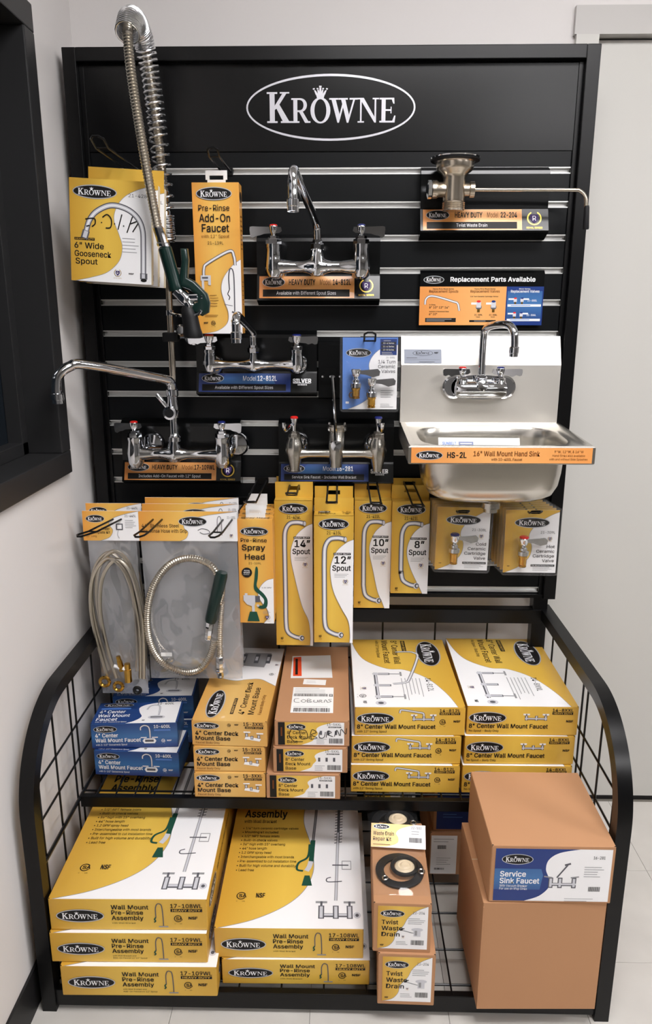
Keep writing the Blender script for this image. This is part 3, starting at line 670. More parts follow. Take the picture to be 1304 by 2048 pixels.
wb = MB().prism([(-.022,1.328),(-.016,1.322),(.016,1.322),(.034,1.328),(.036,1.336),(.030,1.342),(.020,1.346),(.020,1.358),(-.006,1.358),(-.010,1.346),(-.020,1.342),(-.024,1.336)], -.006, 'y', -.0185).build('brace_bracket', 'black_acrylic', f5, True)
for x in (-.016, .004, .012, .028): MB().lathe([(.0035,0),(.003,.003),(0,.0035)], (x,-.0245,1.336), (0,-1,0), 8).build('screw', 'chrome', wb, True)

# twist waste drain
dr = thing('waste_drain', 'satin nickel twist waste drain with long bent handle and black grip', 'drain', (.288, -.10, 1.715))
O = (.288, -.092, 1.72)
MB().lathe([(.0, 0), (.0245, 0), (.0245, .003), (.0262, .005), (.0245, .007), (.0262, .009), (.0245, .011), (.0262, .013), (.0245, .015), (.0262, .017), (.0245, .020), (.0255, .024), (.0255, .070), (.029, .078), (.040, .086), (.0425, .092), (.0425, .102), (.047, .105), (.0, .105)], O, n=28).build('drain_body', 'nickel', dr, True)
MB().lathe([(.045, .104), (.0555, .106), (.0565, .109), (.050, .1105), (0, .1105)], O, n=30).build('gasket', 'black_rubber', dr, True)
MB().lathe([(.030, .1105), (.0545, .1105), (.0560, .113), (.050, .1145), (.040, .112), (0, .104)], O, n=30).build('flange', 'chrome', dr, True)
MB().lathe([(.016, 0), (.0165, .020), (.0195, .024), (.0195, .034), (.0, .034)], (.272, -.092, 1.766), (-1, 0, 0), 18).build('side_port', 'nickel', dr, True)
kn = MB().lathe([(.017, 0), (.0205, .002), (.0205, .010), (.012, .013), (0, .013)], (.238, -.092, 1.766), (-1, 0, 0), 8, smooth=False).build('port_cap', 'chrome', dr, True)
MB().lathe([(.014, 0), (.014, .018), (.0175, .020), (.0175, .030), (.006, .032), (0, .032)], (.304, -.092, 1.766), (1, 0, 0), 14).build('side_port', 'nickel', dr, True)
MB().tube([(.33,-.092,1.766)]+cr([(.40,-.092,1.7655),(.55,-.096,1.764),(.575,-.097,1.7615),(.588,-.098,1.748),(.591,-.098,1.728)], 6)+[(.593,-.098,1.70)], .0042, 10).build('handle_rod', 'nickel', dr, True)
MB().tube([(.5925,-.098,1.730),(.593,-.098,1.726),(.595,-.098,1.682),(.595,-.098,1.679)], [.0055,.0062,.0072,.0066], 10).build('grip', 'black_rubber', dr, True)

# ------------------------------------------------------------------ hand sink
sk = thing('hand_sink', 'stainless steel wall mount hand sink with backsplash and orange front label', 'sink', (.385, 0, 1.06))
X0, X1, Y0, Y1, ZD = .180, .588, -.320, -.030, 1.208
bs = MB().prism([(-.002, 1.436), (-.006, 1.436), (-.034, 1.366), (-.034, ZD), (-.002, ZD)], .400, 'x', .182)
bs.build('backsplash', 'stainless', sk, True)
N = 72; cx, cy = (X0+X1)/2, -.180; rx, ry = .168, .117
def sup(a, e=3.6):
    c, s_ = math.cos(a), math.sin(a); return (math.copysign(abs(c)**(2/e), c), math.copysign(abs(s_)**(2/e), s_))
def outer(a, inset=0):
    c, s_ = math.cos(a), math.sin(a); w = (X1-X0)/2-inset
    t = min(w/abs(c) if abs(c) > 1e-6 else 9, ((Y1-cy-inset) if s_ > 0 else (cy-Y0-inset))/abs(s_) if abs(s_) > 1e-6 else 9)
    return (cx+c*t, cy+s_*t)
# angles warped so that the four corners are hit
angs = [2*PI*i/N for i in range(N)]
for cxn, cyn in ((X0, Y0), (X1, Y0), (X0, Y1), (X1, Y1)):
    w = math.atan2(cyn-cy, cxn-cx) % (2*PI); k = min(range(N), key=lambda i: abs(angs[i]-w)); angs[k] = w
rows = []
rows.append([outer(a, .002)+(ZD-.040,) for a in angs]); rows.append([outer(a)+(ZD-.038,) for a in angs]); rows.append([outer(a)+(ZD-.003,) for a in angs]); rows.append([outer(a, .003)+(ZD,) for a in angs]); rows.append([outer(a, .010)+(ZD,) for a in angs]); rows.append([outer(a, .016)+(ZD-.004,) for a in angs])
for sc_, z in ((1.06, -.005), (1.02, -.006), (1.0, -.010), (.985, -.030), (.965, -.075), (.935, -.105), (.87, -.127), (.74, -.139), (.45, -.143), (.14, -.145)):
    e = 3.6-(1-sc_)*1.5
    rows.append([(cx+sup(a, e)[0]*rx*sc_, cy+sup(a, e)[1]*ry*sc_, ZD+z) for a in angs])
mb = MB(); vs = [(x, y, z+(y-Y0)*.048*(1 if z > ZD-.05 else 0)) for r in rows for x, y, z in r]   # deck falls gently to the front
mb.add(vs, [(i*N+k, i*N+(k+1) % N, (i+1)*N+(k+1) % N, (i+1)*N+k) for i in range(len(rows)-1) for k in range(N)], 0, True)
basin = mb.build('basin', 'basin_steel', sk, True)
md = basin.modifiers.new('thickness', 'SOLIDIFY'); md.thickness = .0012; md.offset = 0
MB().lathe([(.022, .002), (.0225, -.004), (.019, -.014), (.023, -.016), (.0235, -.030), (.018, -.031), (.018, -.040), (0, -.040)], (cx+.012, cy, ZD-.144), n=22).build('drain_tailpiece', 'satin_chrome', sk, True)
MB().lathe([(.023, .0), (.021, .0015), (.015, .0010), (0, .0005)], (cx, cy, ZD-.1445), n=20).build('drain_strainer', 'chrome', sk, True)
MB().box((X0+.006, Y0-.0012, ZD-.037), (X1-.006, Y0-.0002, ZD-.003)).build('front_label', 'label_orange', sk, True)
A = Art((X0+.006, Y0-.0012, ZD-.037), (1,0,0), (0,0,1), X1-X0-.012, .034)
A.rect(0, 0, 1, 1, 'label_orange', -1); A.logo(.10, .5, .15, .60); A.t('HS-2L', .20, .34, .105, .36, 'ink', .025); A.t('16" Wall Mount Hand Sink', .345, .46, .365, .32, 'brown_ink', .012)
A.t('with 10-400L Faucet', .53, .16, .17, .17, 'brown_ink', .01, 'c'); A.t("9''W, 12''W, & 16''W", .87, .68, .16, .16, 'brown_ink', .005, 'c'); A.t('Hand Sinks also available', .87, .44, .18, .14, 'brown_ink', 0, 'c'); A.t('with and without Side Splashes', .87, .20, .21, .14, 'brown_ink', 0, 'c')
ob = A.done('label_print', sk); ob.data.transform(RM[sk.name].inverted())
sl = Vector((0, .028, .070)).normalized()
npl = MB().box((-.047, -.0014, 0), (.047, -.0004, .036)).mesh('nameplate', 'plate_grey')
npo = bpy.data.objects.new('nameplate', npl); COL.objects.link(npo); npo.parent = sk
loc = Vector((.236, -.0325, 1.3700)); npo.location = loc-Vector(sk.location); npo.rotation_euler = (-math.atan2(.028, .070), 0, 0)
RM[npo.name] = Matrix()
A = Art((-.047, -.0014, 0), (1,0,0), (0,0,1), .094, .036)
A.ell(.50, .72, .27, .20, 'ink', 1); A.ell(.50, .72, .26, .18, 'plate_grey', 2); A.word(.31, .62, .38, .20, 'ink'); A.nsf(.86, .68, .1, .12)
A.lines(.06, .36, .35, .1, 1, .0012, 'pipe_dark'); A.lines(.40, .07, .5, .1, 1, .0012, 'pipe_dark'); A.line([(.05,.24),(.95,.24)], .0003, 'ink')
A.done('nameplate_print', npo)

# gooseneck faucet on the backsplash
sf = thing('sink_faucet', 'small chrome gooseneck faucet with red and blue buttons on the hand sink', 'faucet', (.378, -.034, 1.29))
b = MB()
pl = [(.378+.070*sup(2*PI*i/40, 2.8)[0], 1.312+.030*sup(2*PI*i/40, 2.4)[1]) for i in range(40)]
b.prism(pl, -.012, 'y', -.034, smooth=True)
b.lathe([(.008, 0), (.017, .003), (.022, .014), (.022, .116), (.017, .127), (.008, .130)], (.313, -.066, 1.308), (1, 0, 0), 20, e=(1.0, 1.0))
b.tube([(.378, -.040, 1.318), (.378, -.062, 1.326), (.378, -.066, 1.338)], .015, 14)
b.lathe([(.004, 0), (.012, .001), (.014, .006), (.012, .010), (0, .012)], (.378, -.082, 1.318), (0, -1, .3), 14)
for x in (.331, .425): b.lathe([(.016, -.01), (.0165, .010), (.013, .016), (.013, .020), (.002, .020)], (x, -.066, 1.314), n=18)
b.build('faucet_body', 'chrome', sf, True)
for x, dr_, c in ((.331, -1, 'red_cap'), (.425, 1, 'blue_cap')):
    MB().lathe([(.024, 0), (.029, .004), (.029, .008), (.024, .012), (0, .012)], (x+dr_*.016, -.046, 1.312), (0, 1, 0), 24).build('wall_flange', 'chrome', sf, True)
    hexnut(sf, (x, -.066, 1.327), .0135, .014)
    blade(sf, x, -.066, 1.346, dr_, .052, c, wide=.015, yaw=-.25*dr_ if dr_ < 0 else .25)
hexnut(sf, (.378, -.066, 1.334), .0125, .016, name='swivel_nut')
spout(sf, [(.378,-.066,1.34), (.378,-.066,1.40), (.3785,-.067,1.435), (.381,-.072,1.452), (.390,-.090,1.462), (.412,-.128,1.466), (.424,-.148,1.462), (.431,-.160,1.447), (.433,-.163,1.425), (.433,-.163,1.414)], .0092)
inv = thing('invoice_paper', 'white paper slip with blue company heading lying in the sink basin', 'paper', (.372, -.150, 1.10), rx=-.50, rz=-.03)
MB().box((-.100, -.0006, 0), (.100, 0, .105)).build('sheet', 'paper', inv)
A = Art((-.100, -.0006, 0), (1,0,0), (0,0,1), .200, .105)
A.t('SUNBELT', .05, .82, .17, .07, 'pale_blue_print', .02); A.rect(.25, .80, .43, .90, 'navy_print', 1); A.rect(.27, .84, .41, .86, 'white_ink', 3); A.lines(.05, .65, .5, .08, 5)
A.done('sheet_print', inv)

# ------------------------------------------------------------------ slatwall hooks
def hook(label, x, z, L, w=.022, up=.012, dx=0):
    t = thing('display_hook', label, 'hook', (x, 0, z), group='black wire hooks on the slatwall')
    MB().bbox((-w/2-.006, -.003, -.010), (w/2+.006, .010, .008), .001).build('hook_plate', 'black_powder', t)
    p = [(-w/2, -.002, 0), (-w/2+dx*.85, -L*.86, 0), (-w/2+dx, -L*.96, up*.8), (-w*.2+dx, -L, up), (w*.2+dx, -L, up), (w/2+dx, -L*.96, up*.8), (w/2+dx*.85, -L*.86, 0), (w/2, -.002, 0)]
    MB().tube(p, .0024, 8).build('wire_loop', 'black_powder', t)
    MB().tube([(-w/2+dx*.85, -L*.86, 0), (w/2+dx*.85, -L*.86, 0)], .0018, 6).build('cross_wire', 'black_powder', t)
    return t
hook('long black wire hook carrying the gooseneck spout packs at upper left', -.470, G0, .30, .026, .014)
hook('black wire hook through the white tab of the add-on faucet box', -.250, G0, .20, .022, .012)
hook('short black wire hook through the blue valve pack', .098, G0-GS*5-.014, .150, .026, .020)
hook('black wire hook carrying the braided hose bag next to the wall', -.465, G0-GS*11+.022, .365, .020, .003, -.085)
hook('left of two black wire hooks on the wide ribbed hose bag', -.405, G0-GS*11+.022, .365, .022, .003, -.015)
hook('right of two black wire hooks on the wide ribbed hose bag', -.232, G0-GS*11+.022, .365, .022, .003, -.020)
hook('black wire hook through the white tabs of the spray head boxes', -.180, G0-GS*10+.0, .29, .024, .012)
hook('black wire hook through the tab of the tallest spout boxes', -.089, G0-GS*10, .20, .024, .012)
hook('black wire hook on the spout boxes that stand out nearest the viewer', .010, G0-GS*10, .29, .024, .012)
hook('black wire hook left of the shortest spout boxes, over the lone box', .114, G0-GS*10, .28, .024, .004)
hook('black wire hook through the tab of the shortest spout boxes', .210, G0-GS*10, .30, .024, .004)
hook('black wire hook carrying the cold valve packs', .330, G0-GS*10.5-.004, .20, .024, .012)
hook('black wire hook carrying the hot valve packs', .506, G0-GS*10.5-.004, .20, .024, .012)

# ------------------------------------------------------------------ cartons
def carton(name, label, w, d, h, loc, rz=0, m='gold_print', group=None, flap=True, cat='box'):
    """root at the middle of the lower front edge; body, lid panel and front flap"""
    t = thing(name, label, cat, loc, rz, group=group)
    MB().bbox((-w/2, .0012, 0), (w/2, d, h-.0012), .0012).build('carton_body', m, t)
    if flap:
        MB().bbox((-w/2+.0008, .0002, h-.0016), (w/2-.0008, d-.001, h), .0005).build('lid_panel', m, t)
        MB().bbox((-w/2+.0012, 0, .0006), (w/2-.0012, .0016, h-.0012), .0005).build('front_flap', m, t)
        for s in (-1, 1): MB().box((s*(w/2-.0022)-.0016, .0006, h-.0038), (s*(w/2-.0022)+.0016, .0030, h+.0002)).build('flap_notch', 'ink', t)
    return t
def frontA(w, h): return Art((-w/2, 0, 0), (1,0,0), (0,0,1), w, h)
def topA(w, d, h): return Art((-w/2, 0, h), (1,0,0), (0,1,0), w, d)
def f14(A, model, sub, sp):
    A.logo(.185, .60, .34, .42); A.mini(.40, .50, .32, .44, sp)
    A.t(model, .765, .84, .185, .10, 'ink', .012); A.heavy(.765, .735, .185, .085); A.csa(.795, .48, .028) if sp else None; A.nsf(.925, .47, .06, .07)
    A.t('8" Center Wall Mount Faucet', .022, .24, .71, .145, 'ink', .018); A.t(sub, .022, .105, .27, .075, 'ink', .004); return A
def t14(A, model, sp):
    # print turned a quarter: u runs from the back to the front, v to the right
    sw = cr([(1, .93), (.82, .86), (.62, .72), (.50, .52), (.48, .34), (.36, .14), (.20, .05), (.0, .0)], 6)
    sw = [(min(a, 1), max(b, 0)) for a, b in sw]
    A.poly(sw+[(1, 0)], 'white_print', 0); A.line(sw, .0012, 'grey_ink', 1)
    A.logo(.24, .80, .40, .25)
    A.rect(.03, .535, .22, .58, 'ink', 2); A.t('HEAVY DUTY', .04, .545, .17, .024, 'gold_print', .02)
    A.t('8" Center Wall', .03, .43, .38, .065, 'ink', .004); A.t('Mount Faucet', .03, .33, .37, .065, 'ink', .004); A.t('with 12" Swing Spout' if sp else 'No Spout - Body Only', .03, .265, .28, .032, 'ink', 0)
    A.t(model, .62, .70, .18, .055, 'ink', 0); A.lines(.62, .64, .32, .035, 6, .0016)
    if sp: A.pipe([(.22, .46), (.215, .58), (.23, .65), (.30, .68), (.62, .55), (.68, .50), (.70, .38)], .0085)
    for u in (.56, .72, .87):
        A.line([(u, .22), (u, .36)], .010, 'pipe_dark', 3); A.line([(u, .23), (u, .35)], .005, 'pipe_light', 4); A.ell(u, .22, .018, .03, 'pipe_light', 5)
    A.line([(.54, .22), (.90, .22)], .009, 'pipe_dark', 2); A.line([(.54, .225), (.90, .225)], .004, 'pipe_light', 3)
    for u in (.56, .87): A.line([(u, .36), (u, .46)], .004, 'grey_ink', 3); A.line([(u-.03, .47), (u+.03, .47)], .005, 'grey_ink', 3)
    A.ell(.95, .24, .03, .05, 'pipe_light', 3); A.ell(.95, .24, .014, .026, 'pipe_dark', 4)
    A.crest(.76, .10, .018); A.csa(.86, .08, .022) if sp else None; A.nsf(.94, .08, .03, .03); return A
g14 = '14-812L faucet cartons'
SH = .358      # shelf surface
W14, H14, D14 = .264, .0745, .385
for i, (x0, y, rz, lb) in enumerate(((.060, -.352, 0, 'bottom gold carton of the 14-812L faucet stack'), (.061, -.346, .01, 'middle gold carton of the 14-812L faucet stack'), (.068, -.344, .016, 'top gold carton of the 14-812L faucet stack, white swoosh on its lid'))):
    t = carton('faucet_carton', lb, W14, D14, H14, (x0+W14/2, y, SH+i*(H14+.0014)), rz, group=g14)
    f14(frontA(W14, H14), '14-812L', 'with 12" Swing Spout', True).done('front_print', t)
    t14(Art((-W14/2, D14, H14), (0,-1,0), (1,0,0), D14, W14), '14-812L', True).done('lid_print', t)
    A = Art((-W14/2, D14, 0), (0,-1,0), (0,0,1), D14, H14); A.rect(0, 0, 1, 1, 'white_print', -1); A.lines(.6, .7, .3, .12, 4); A.done('side_print', t)
for i, (x0, y, rz, lb) in enumerate(((.330, -.350, 0, 'bottom gold carton of the 14-8XXL stack, mostly hidden by the brown box'), (.333, -.344, .01, 'middle gold carton of the 14-8XXL faucet stack'), (.336, -.340, .0, 'top gold carton of the 14-8XXL stack beside the curved rail'))):
    t = carton('faucet_carton', lb, W14, D14, H14+.001, (x0+W14/2, y, SH+i*(H14+.0024)), rz, group='14-8XXL faucet cartons')
    f14(frontA(W14, H14+.001), '14-8XXL', 'No Spout - Body Only', False).done('front_print', t)
    t14(Art((-W14/2, D14, H14+.001), (0,-1,0), (1,0,0), D14, W14), '14-8XXL', False).done('lid_print', t)
# 15-3XXL deck mount bases
W, H, D = .172, .0660, .40
for i, (x, y, rz, lb) in enumerate(((-.232, -.380, 0, 'bottom gold carton of the 15-3XXL deck mount base stack'), (-.232, -.374, .0, 'middle gold carton of the 15-3XXL deck mount base stack'), (-.230, -.372, -.03, 'top gold carton of the 15-3XXL stack with sideways lettering on its lid'))):
    t = carton('deck_base_carton', lb, W if i < 2 else .180, D, H, (x, y, SH+i*(H+.0014)), rz, 'tan_gold_print', group='15-3XXL deck mount base cartons')
    w = W if i < 2 else .180
    A = frontA(w, H); A.logo(.20, .80, .34, .28); A.csa(.50, .84, .024); A.nsf(.60, .84, .05, .05)
    A.t('15-3XXL', .69, .84, .27, .13, 'ink', .012); A.heavy(.71, .72, .24, .085, 'ink', 'tan_gold_print')
    A.t('4" Center Deck', .05, .43, .57, .16, 'ink', .018); A.t('Mount Base', .05, .22, .46, .16, 'ink', .018); A.t('Faucet Body Only', .05, .08, .32, .08, 'brown_ink', .004)
    A.poly([(.70,.30),(.90,.22),(.92,.32),(.72,.42)], 'white_print', 2)
    for u, v in ((.73, .52), (.80, .42), (.89, .46)): A.rect(u-.018, v-.12, u+.018, v+.02, 'pipe_dark', 3); A.rect(u-.01, v-.10, u+.01, v, 'pipe_light', 4)
    for u, v in ((.69, .56), (.86, .51)): A.rect(u, v, u+.09, v+.05, 'white_print', 4)
    A.done('front_print', t)
    A = Art((w/2, 0, H), (0,1,0), (-1,0,0), D, w)
    sw = cr([(.44, 0), (.48, .10), (.53, .25), (.52, .45), (.50, .6), (.53, .8), (.60, 1)], 6)
    A.poly(sw+[(1, 1), (1, 0)], 'white_print', 0); A.line(sw, .0012, 'grey_ink', 1)
    A.logo(.20, .76, .34, .24); A.heavy(.08, .475, .19, .045, 'ink', 'tan_gold_print'); A.t('4" Center Deck', .08, .33, .40, .08, 'ink', .004); A.t('Mount Base', .08, .20, .33, .08, 'ink', .004); A.t('Faucet Body Only', .08, .10, .24, .045, 'brown_ink', 0)
    A.poly([(.72,.60),(.92,.60),(.92,.18),(.70,.24)], 'grey_ink', 1)
    for v in (.62, .42, .24): A.rect(.76, v-.07, .90, v+.0, 'pipe_dark', 2); A.rect(.80, v-.05, .86, v-.01, 'pipe_light', 3)
    A.csa(.60, .10, .016); A.crest(.74, .06, .014)
    A.done('lid_print', t)
# 15-5XXL brown boxes
W, H, D = .178, .0665, .41
for i, (x, y, lb) in enumerate(((-.055, -.382, 'bottom brown box of the 15-5XXL stack'), (-.038, -.376, 'middle brown box of the 15-5XXL stack'), (-.034, -.370, 'top brown box of the 15-5XXL stack with shipping labels and handwriting'))):
    t = carton('deck_base_box', lb, W, D, H, (x, y, SH+i*(H+.0014)), .0 if i else -.01, 'cardboard', group='15-5XXL brown boxes')
    A = frontA(W, H); A.rect(.05, .05, .93, .95, 'white_print', 0)
    sw = cr([(.36, .05), (.50, .20), (.54, .36), (.58, .5), (.56, .68), (.62, .82), (.78, .95)], 5)
    A.poly([(.05, .05)]+sw+[(.05, .95)], 'gold_print', 1); A.rect(.05, .05, .14, .95, 'ink', 2); A.rect(.085, .4, .105, .75, 'brown_ink', 3)
    A.logo(.29, .77, .26, .26, 3); A.t('8" Center', .17, .48, .25, .12, 'ink', .01); A.t('Deck Mount', .17, .30, .33, .12, 'ink', .01); A.t('Base', .17, .12, .14, .12, 'ink', .01)
    A.t('15-5XXL', .70, .83, .19, .09, 'ink', 0); A.heavy(.72, .74, .17, .05, 'ink', 'white_print'); A.bars(.73, .12, .18, .20, 18); A.lines(.56, .28, .14, .06, 4, .001)
    for u in (.62, .72, .82): A.rect(u-.015, .46, u+.015, .62, 'pipe_dark', 3)
    if i == 2:
        # marker pen scrawl across the label
        for st in ([(.34,.62),(.24,.70),(.20,.45),(.26,.20),(.38,.18)], [(.36,.30),(.34,.62),(.42,.62),(.44,.34),(.36,.28)], [(.47,.30),(.50,.66),(.56,.56),(.49,.46),(.57,.34),(.48,.28)], [(.60,.56),(.60,.36),(.66,.36),(.68,.58)], [(.69,.36),(.71,.62),(.76,.56),(.71,.48),(.78,.40)], [(.80,.40),(.83,.66),(.87,.44)], [(.88,.44),(.89,.70),(.95,.50),(.96,.74)]): A.line(cr(st, 5), .0016, 'ink', 6)
    A.done('front_print', t)
    if i == 2:
        A = topA(W, D, H)
        A.rect(.20, .09, .78, .40, 'paper', 0); A.lines(.23, .38, .45, .02, 4, .0014); A.bars(.22, .285, .48, .03, 40); A.rect(.72, .285, .77, .315, 'ink', 1); A.rect(.73, .29, .76, .31, 'paper', 2); A.t('G', .735, .293, .02, .014, 'ink', .01); A.bars(.24, .10, .50, .045, 30); A.lines(.23, .16, .5, .01, 1, .001)
        for st in ([(.30,.255),(.24,.25),(.24,.215),(.31,.21)], [(.36,.245),(.33,.225),(.37,.21),(.40,.23),(.36,.245)], [(.42,.21),(.42,.25),(.47,.24),(.43,.23),(.48,.215),(.42,.21)], [(.51,.24),(.51,.215),(.56,.215),(.56,.24)], [(.58,.21),(.59,.24),(.62,.235),(.60,.225),(.63,.21)], [(.65,.21),(.67,.245),(.70,.21)], [(.76,.25),(.71,.245),(.75,.225),(.70,.21)]): A.line(cr(st, 4), .0014, 'ink', 4)
        A.poly([(.33,.44),(.66,.43),(.67,.50),(.34,.51)], 'paper', 0); A.lines(.38, .48, .2, .02, 2, .001)
        A.done('shipping_label', t)
        A = topA(W, D, H); A.poly([(.14,.52),(.76,.53),(.72,.86),(.12,.84)], 'white_plastic', 0); A.poly([(.17,.55),(.30,.55),(.26,.83),(.14,.82)], 'red_orange', 1)
        A.poly([(.20,.57),(.24,.57),(.21,.80),(.175,.80)], 'ink', 2); A.done('packing_envelope', t)
# 10-400L blue faucet cartons
W, H, D = .216, .0690, .105
def blue(label, loc, rz):
    t = carton('faucet_carton', label, W, D, H, loc, rz, 'blue_print', group='10-400L blue faucet cartons')
    A = frontA(W, H); A.logo(.17, .78, .27, .28); A.t('10-400L', .73, .80, .19, .12, 'white_ink', .012); A.rect(.73, .68, .92, .74, 'pale_blue_print', 2)
    A.t('4" Center', .05, .46, .26, .15, 'white_ink', .018); A.t('Wall Mount Faucet', .05, .26, .52, .15, 'white_ink', .018); A.t('with 3-1/2" Gooseneck Spout', .05, .12, .36, .07, 'white_ink', .003)
    A.pipe([(.575, .72), (.58, .84), (.62, .91), (.665, .86), (.68, .70), (.68, .40)], .0045); A.poly([(.61,.18),(.73,.18),(.75,.28),(.73,.38),(.61,.38),(.59,.28)], 'white_ink', 2); A.rect(.62, .24, .72, .33, 'pipe_dark', 3); A.rect(.57, .40, .64, .44, 'white_ink', 3); A.rect(.70, .40, .77, .44, 'white_ink', 3)
    A.csa(.83, .28, .022, 'white_ink'); A.nsf(.90, .26, .05, .05, 'white_ink'); A.done('front_print', t)
    A = topA(W, D, H); sw = cr([(.40, 0), (.50, .12), (.56, .30), (.52, .5), (.50, .72), (.58, .88), (.74, .97), (.98, 1)], 6)
    A.poly(sw+[(.98, 0)], 'white_print', 0); A.line(sw, .001, 'navy_print', 1)
    A.logo(.24, .86, .36, .18); A.rect(.05, .66, .40, .72, 'pale_blue_print', 2); A.t('4" Center', .05, .48, .30, .13, 'white_ink', .012); A.t('Wall Mount', .05, .30, .37, .13, 'white_ink', .012); A.t('Faucet', .05, .13, .24, .13, 'white_ink', .012); A.t('with 3-1/2" Gooseneck Spout', .05, .05, .36, .05, 'white_ink', 0)
    A.t('10-400L', .70, .86, .20, .09, 'ink', .01); A.pipe([(.60, .62), (.62, .78), (.68, .84), (.74, .76), (.76, .35)], .004); A.ell(.74, .26, .10, .09, 'pipe_light', 2); A.rect(.67, .24, .81, .29, 'pipe_dark', 3); A.nsf(.60, .10, .03, .05)
    A.done('lid_print', t); return t
blue('lower front blue carton of the 10-400L faucet stack', (-.479, -.300, SH+.001), -.03)
blue('upper front blue carton of the 10-400L faucet stack', (-.484, -.285, SH+.0024+H), .06)
blue('lower rear blue carton of the 10-400L stack behind the front pair', (-.470, -.150, SH+.001), .04)
blue('upper rear blue carton of the 10-400L stack behind the front pair', (-.470, -.147, SH+.0024+H), .05)

# pre-rinse assembly cartons on the bottom shelf
def f17(A, model, sub):
    A.logo(.195, .46, .305, .42)
    for i, s in enumerate(('Wall Mount', 'Pre-Rinse', 'Assembly')): A.t(s, .395, .68-.175*i, (.235, .20, .20)[i], .135, 'ink', .014)
    for i, s in enumerate(sub): A.t(s, .395, .21-.08*i, (.15, .22)[i], .045, 'ink', 0)
    A.line(cr([(.675, .42), (.675, .70), (.685, .84), (.70, .86), (.715, .78), (.72, .40), (.72, .14)], 5), .0022, 'pipe_dark', 2); A.line([(.69, .12), (.75, .12)], .003, 'grey_ink', 2); A.line(cr([(.675,.42),(.665,.36),(.672,.30),(.662,.26)], 3), .003, 'green_ink', 3)
    A.t(model, .77, .73, .20, .125, 'ink', .012); A.heavy(.77, .60, .20, .095); A.csa(.815, .38, .026); A.nsf(.91, .36, .055, .085); return A
BUL = ['1/4" turn ceramic cartridge valves', 'Mounting kit included', '1/2" NPT female inlets', 'Built-in check valves', '36" high with 15" overhang', '44" hose length', '1.2 GPM spray head', 'Interchangeable with most brands', 'Pre-assembled to cut installation time', 'Built for high volume and durability', 'Lead free']
def t17(A):
    sw = cr([(.03, 0), (.25, .045), (.45, .12), (.58, .21), (.645, .32), (.65, .42), (.62, .54), (.565, .68), (.56, .78), (.58, .9), (.62, 1)], 6)
    A.poly(sw+[(1, 1), (1, 0)], 'white_print', 0); A.line(sw, .0016, 'grey_ink', 1)
    A.t('Wall Mount', .08, .895, .38, .058, 'ink', .018); A.t('Pre-Rinse', .08, .815, .34, .058, 'ink', .018); A.t('Assembly', .08, .735, .34, .058, 'ink', .018); A.t('with Wall Bracket', .08, .690, .26, .025, 'ink', .004)
    for i, s in enumerate(BUL): A.t('\u2022 '+s, .08, .640-.030*i, min(.0125*len(s)+.02, .44), .0165, 'ink', .004)
    A.csa(.15, .185, .034); A.nsf(.285, .175, .06, .026)
    A.line(cr([(.665, .95), (.655, .75), (.645, .62), (.64, .555)], 5), .007, 'pipe_dark', 2); A.line(cr([(.665, .95), (.655, .75), (.645, .62), (.64, .555)], 5), .003, 'grey_ink', 3)
    A.line([(.64, .56), (.632, .40)], .012, 'green_ink', 3); A.line(cr([(.615, .53), (.605, .44), (.54, .40), (.53, .355), (.575, .345)], 5), .0055, 'green_ink', 4)
    A.line(cr([(.63, .41), (.62, .375), (.60, .345)], 4), .012, 'pipe_light', 4); A.poly([(.570, .25), (.645, .25), (.625, .315), (.588, .315)], 'green_ink', 4)
    A.line([(.815, .16), (.835, .62)], .0075, 'grey_ink', 2); A.line([(.815, .16), (.835, .62)], .004, 'pipe_light', 3); A.line([(.835, .55), (.85, .98)], .007, 'pipe_dark', 2)
    for i in range(20):
        v = .54+i*.022; A.line([(.805+.001*i, v), (.865+.001*i, v+.010)], .0030, 'pipe_dark', 3)
    A.rect(.86, .355, .93, .415, 'grey_ink', 2); A.rect(.865, .36, .925, .41, 'white_print', 3); A.line([(.79, .385), (.91, .385)], .004, 'pipe_dark', 4)
    A.line(cr([(.86, .28), (.76, .275), (.75, .295), (.78, .305)], 4), .0028, 'pipe_dark', 3)
    A.line([(.70, .075), (.93, .075)], .011, 'pipe_dark', 2); A.line([(.70, .078), (.93, .078)], .006, 'pipe_light', 3)
    for u in (.715, .815, .91): A.line([(u, .055), (u, .13)], .013, 'pipe_dark', 3); A.line([(u, .06), (u, .125)], .007, 'pipe_light', 4)
    for u in (.715, .91): A.line([(u-.04, .15), (u+.04, .15)], .006, 'grey_ink', 3); A.line([(u, .13), (u, .155)], .005, 'pipe_dark', 4)
    A.ell(.96, .075, .025, .018, 'pipe_light', 4); A.ell(.96, .075, .012, .009, 'pipe_dark', 5); return A
W, D = .337, .500; Z = .0555
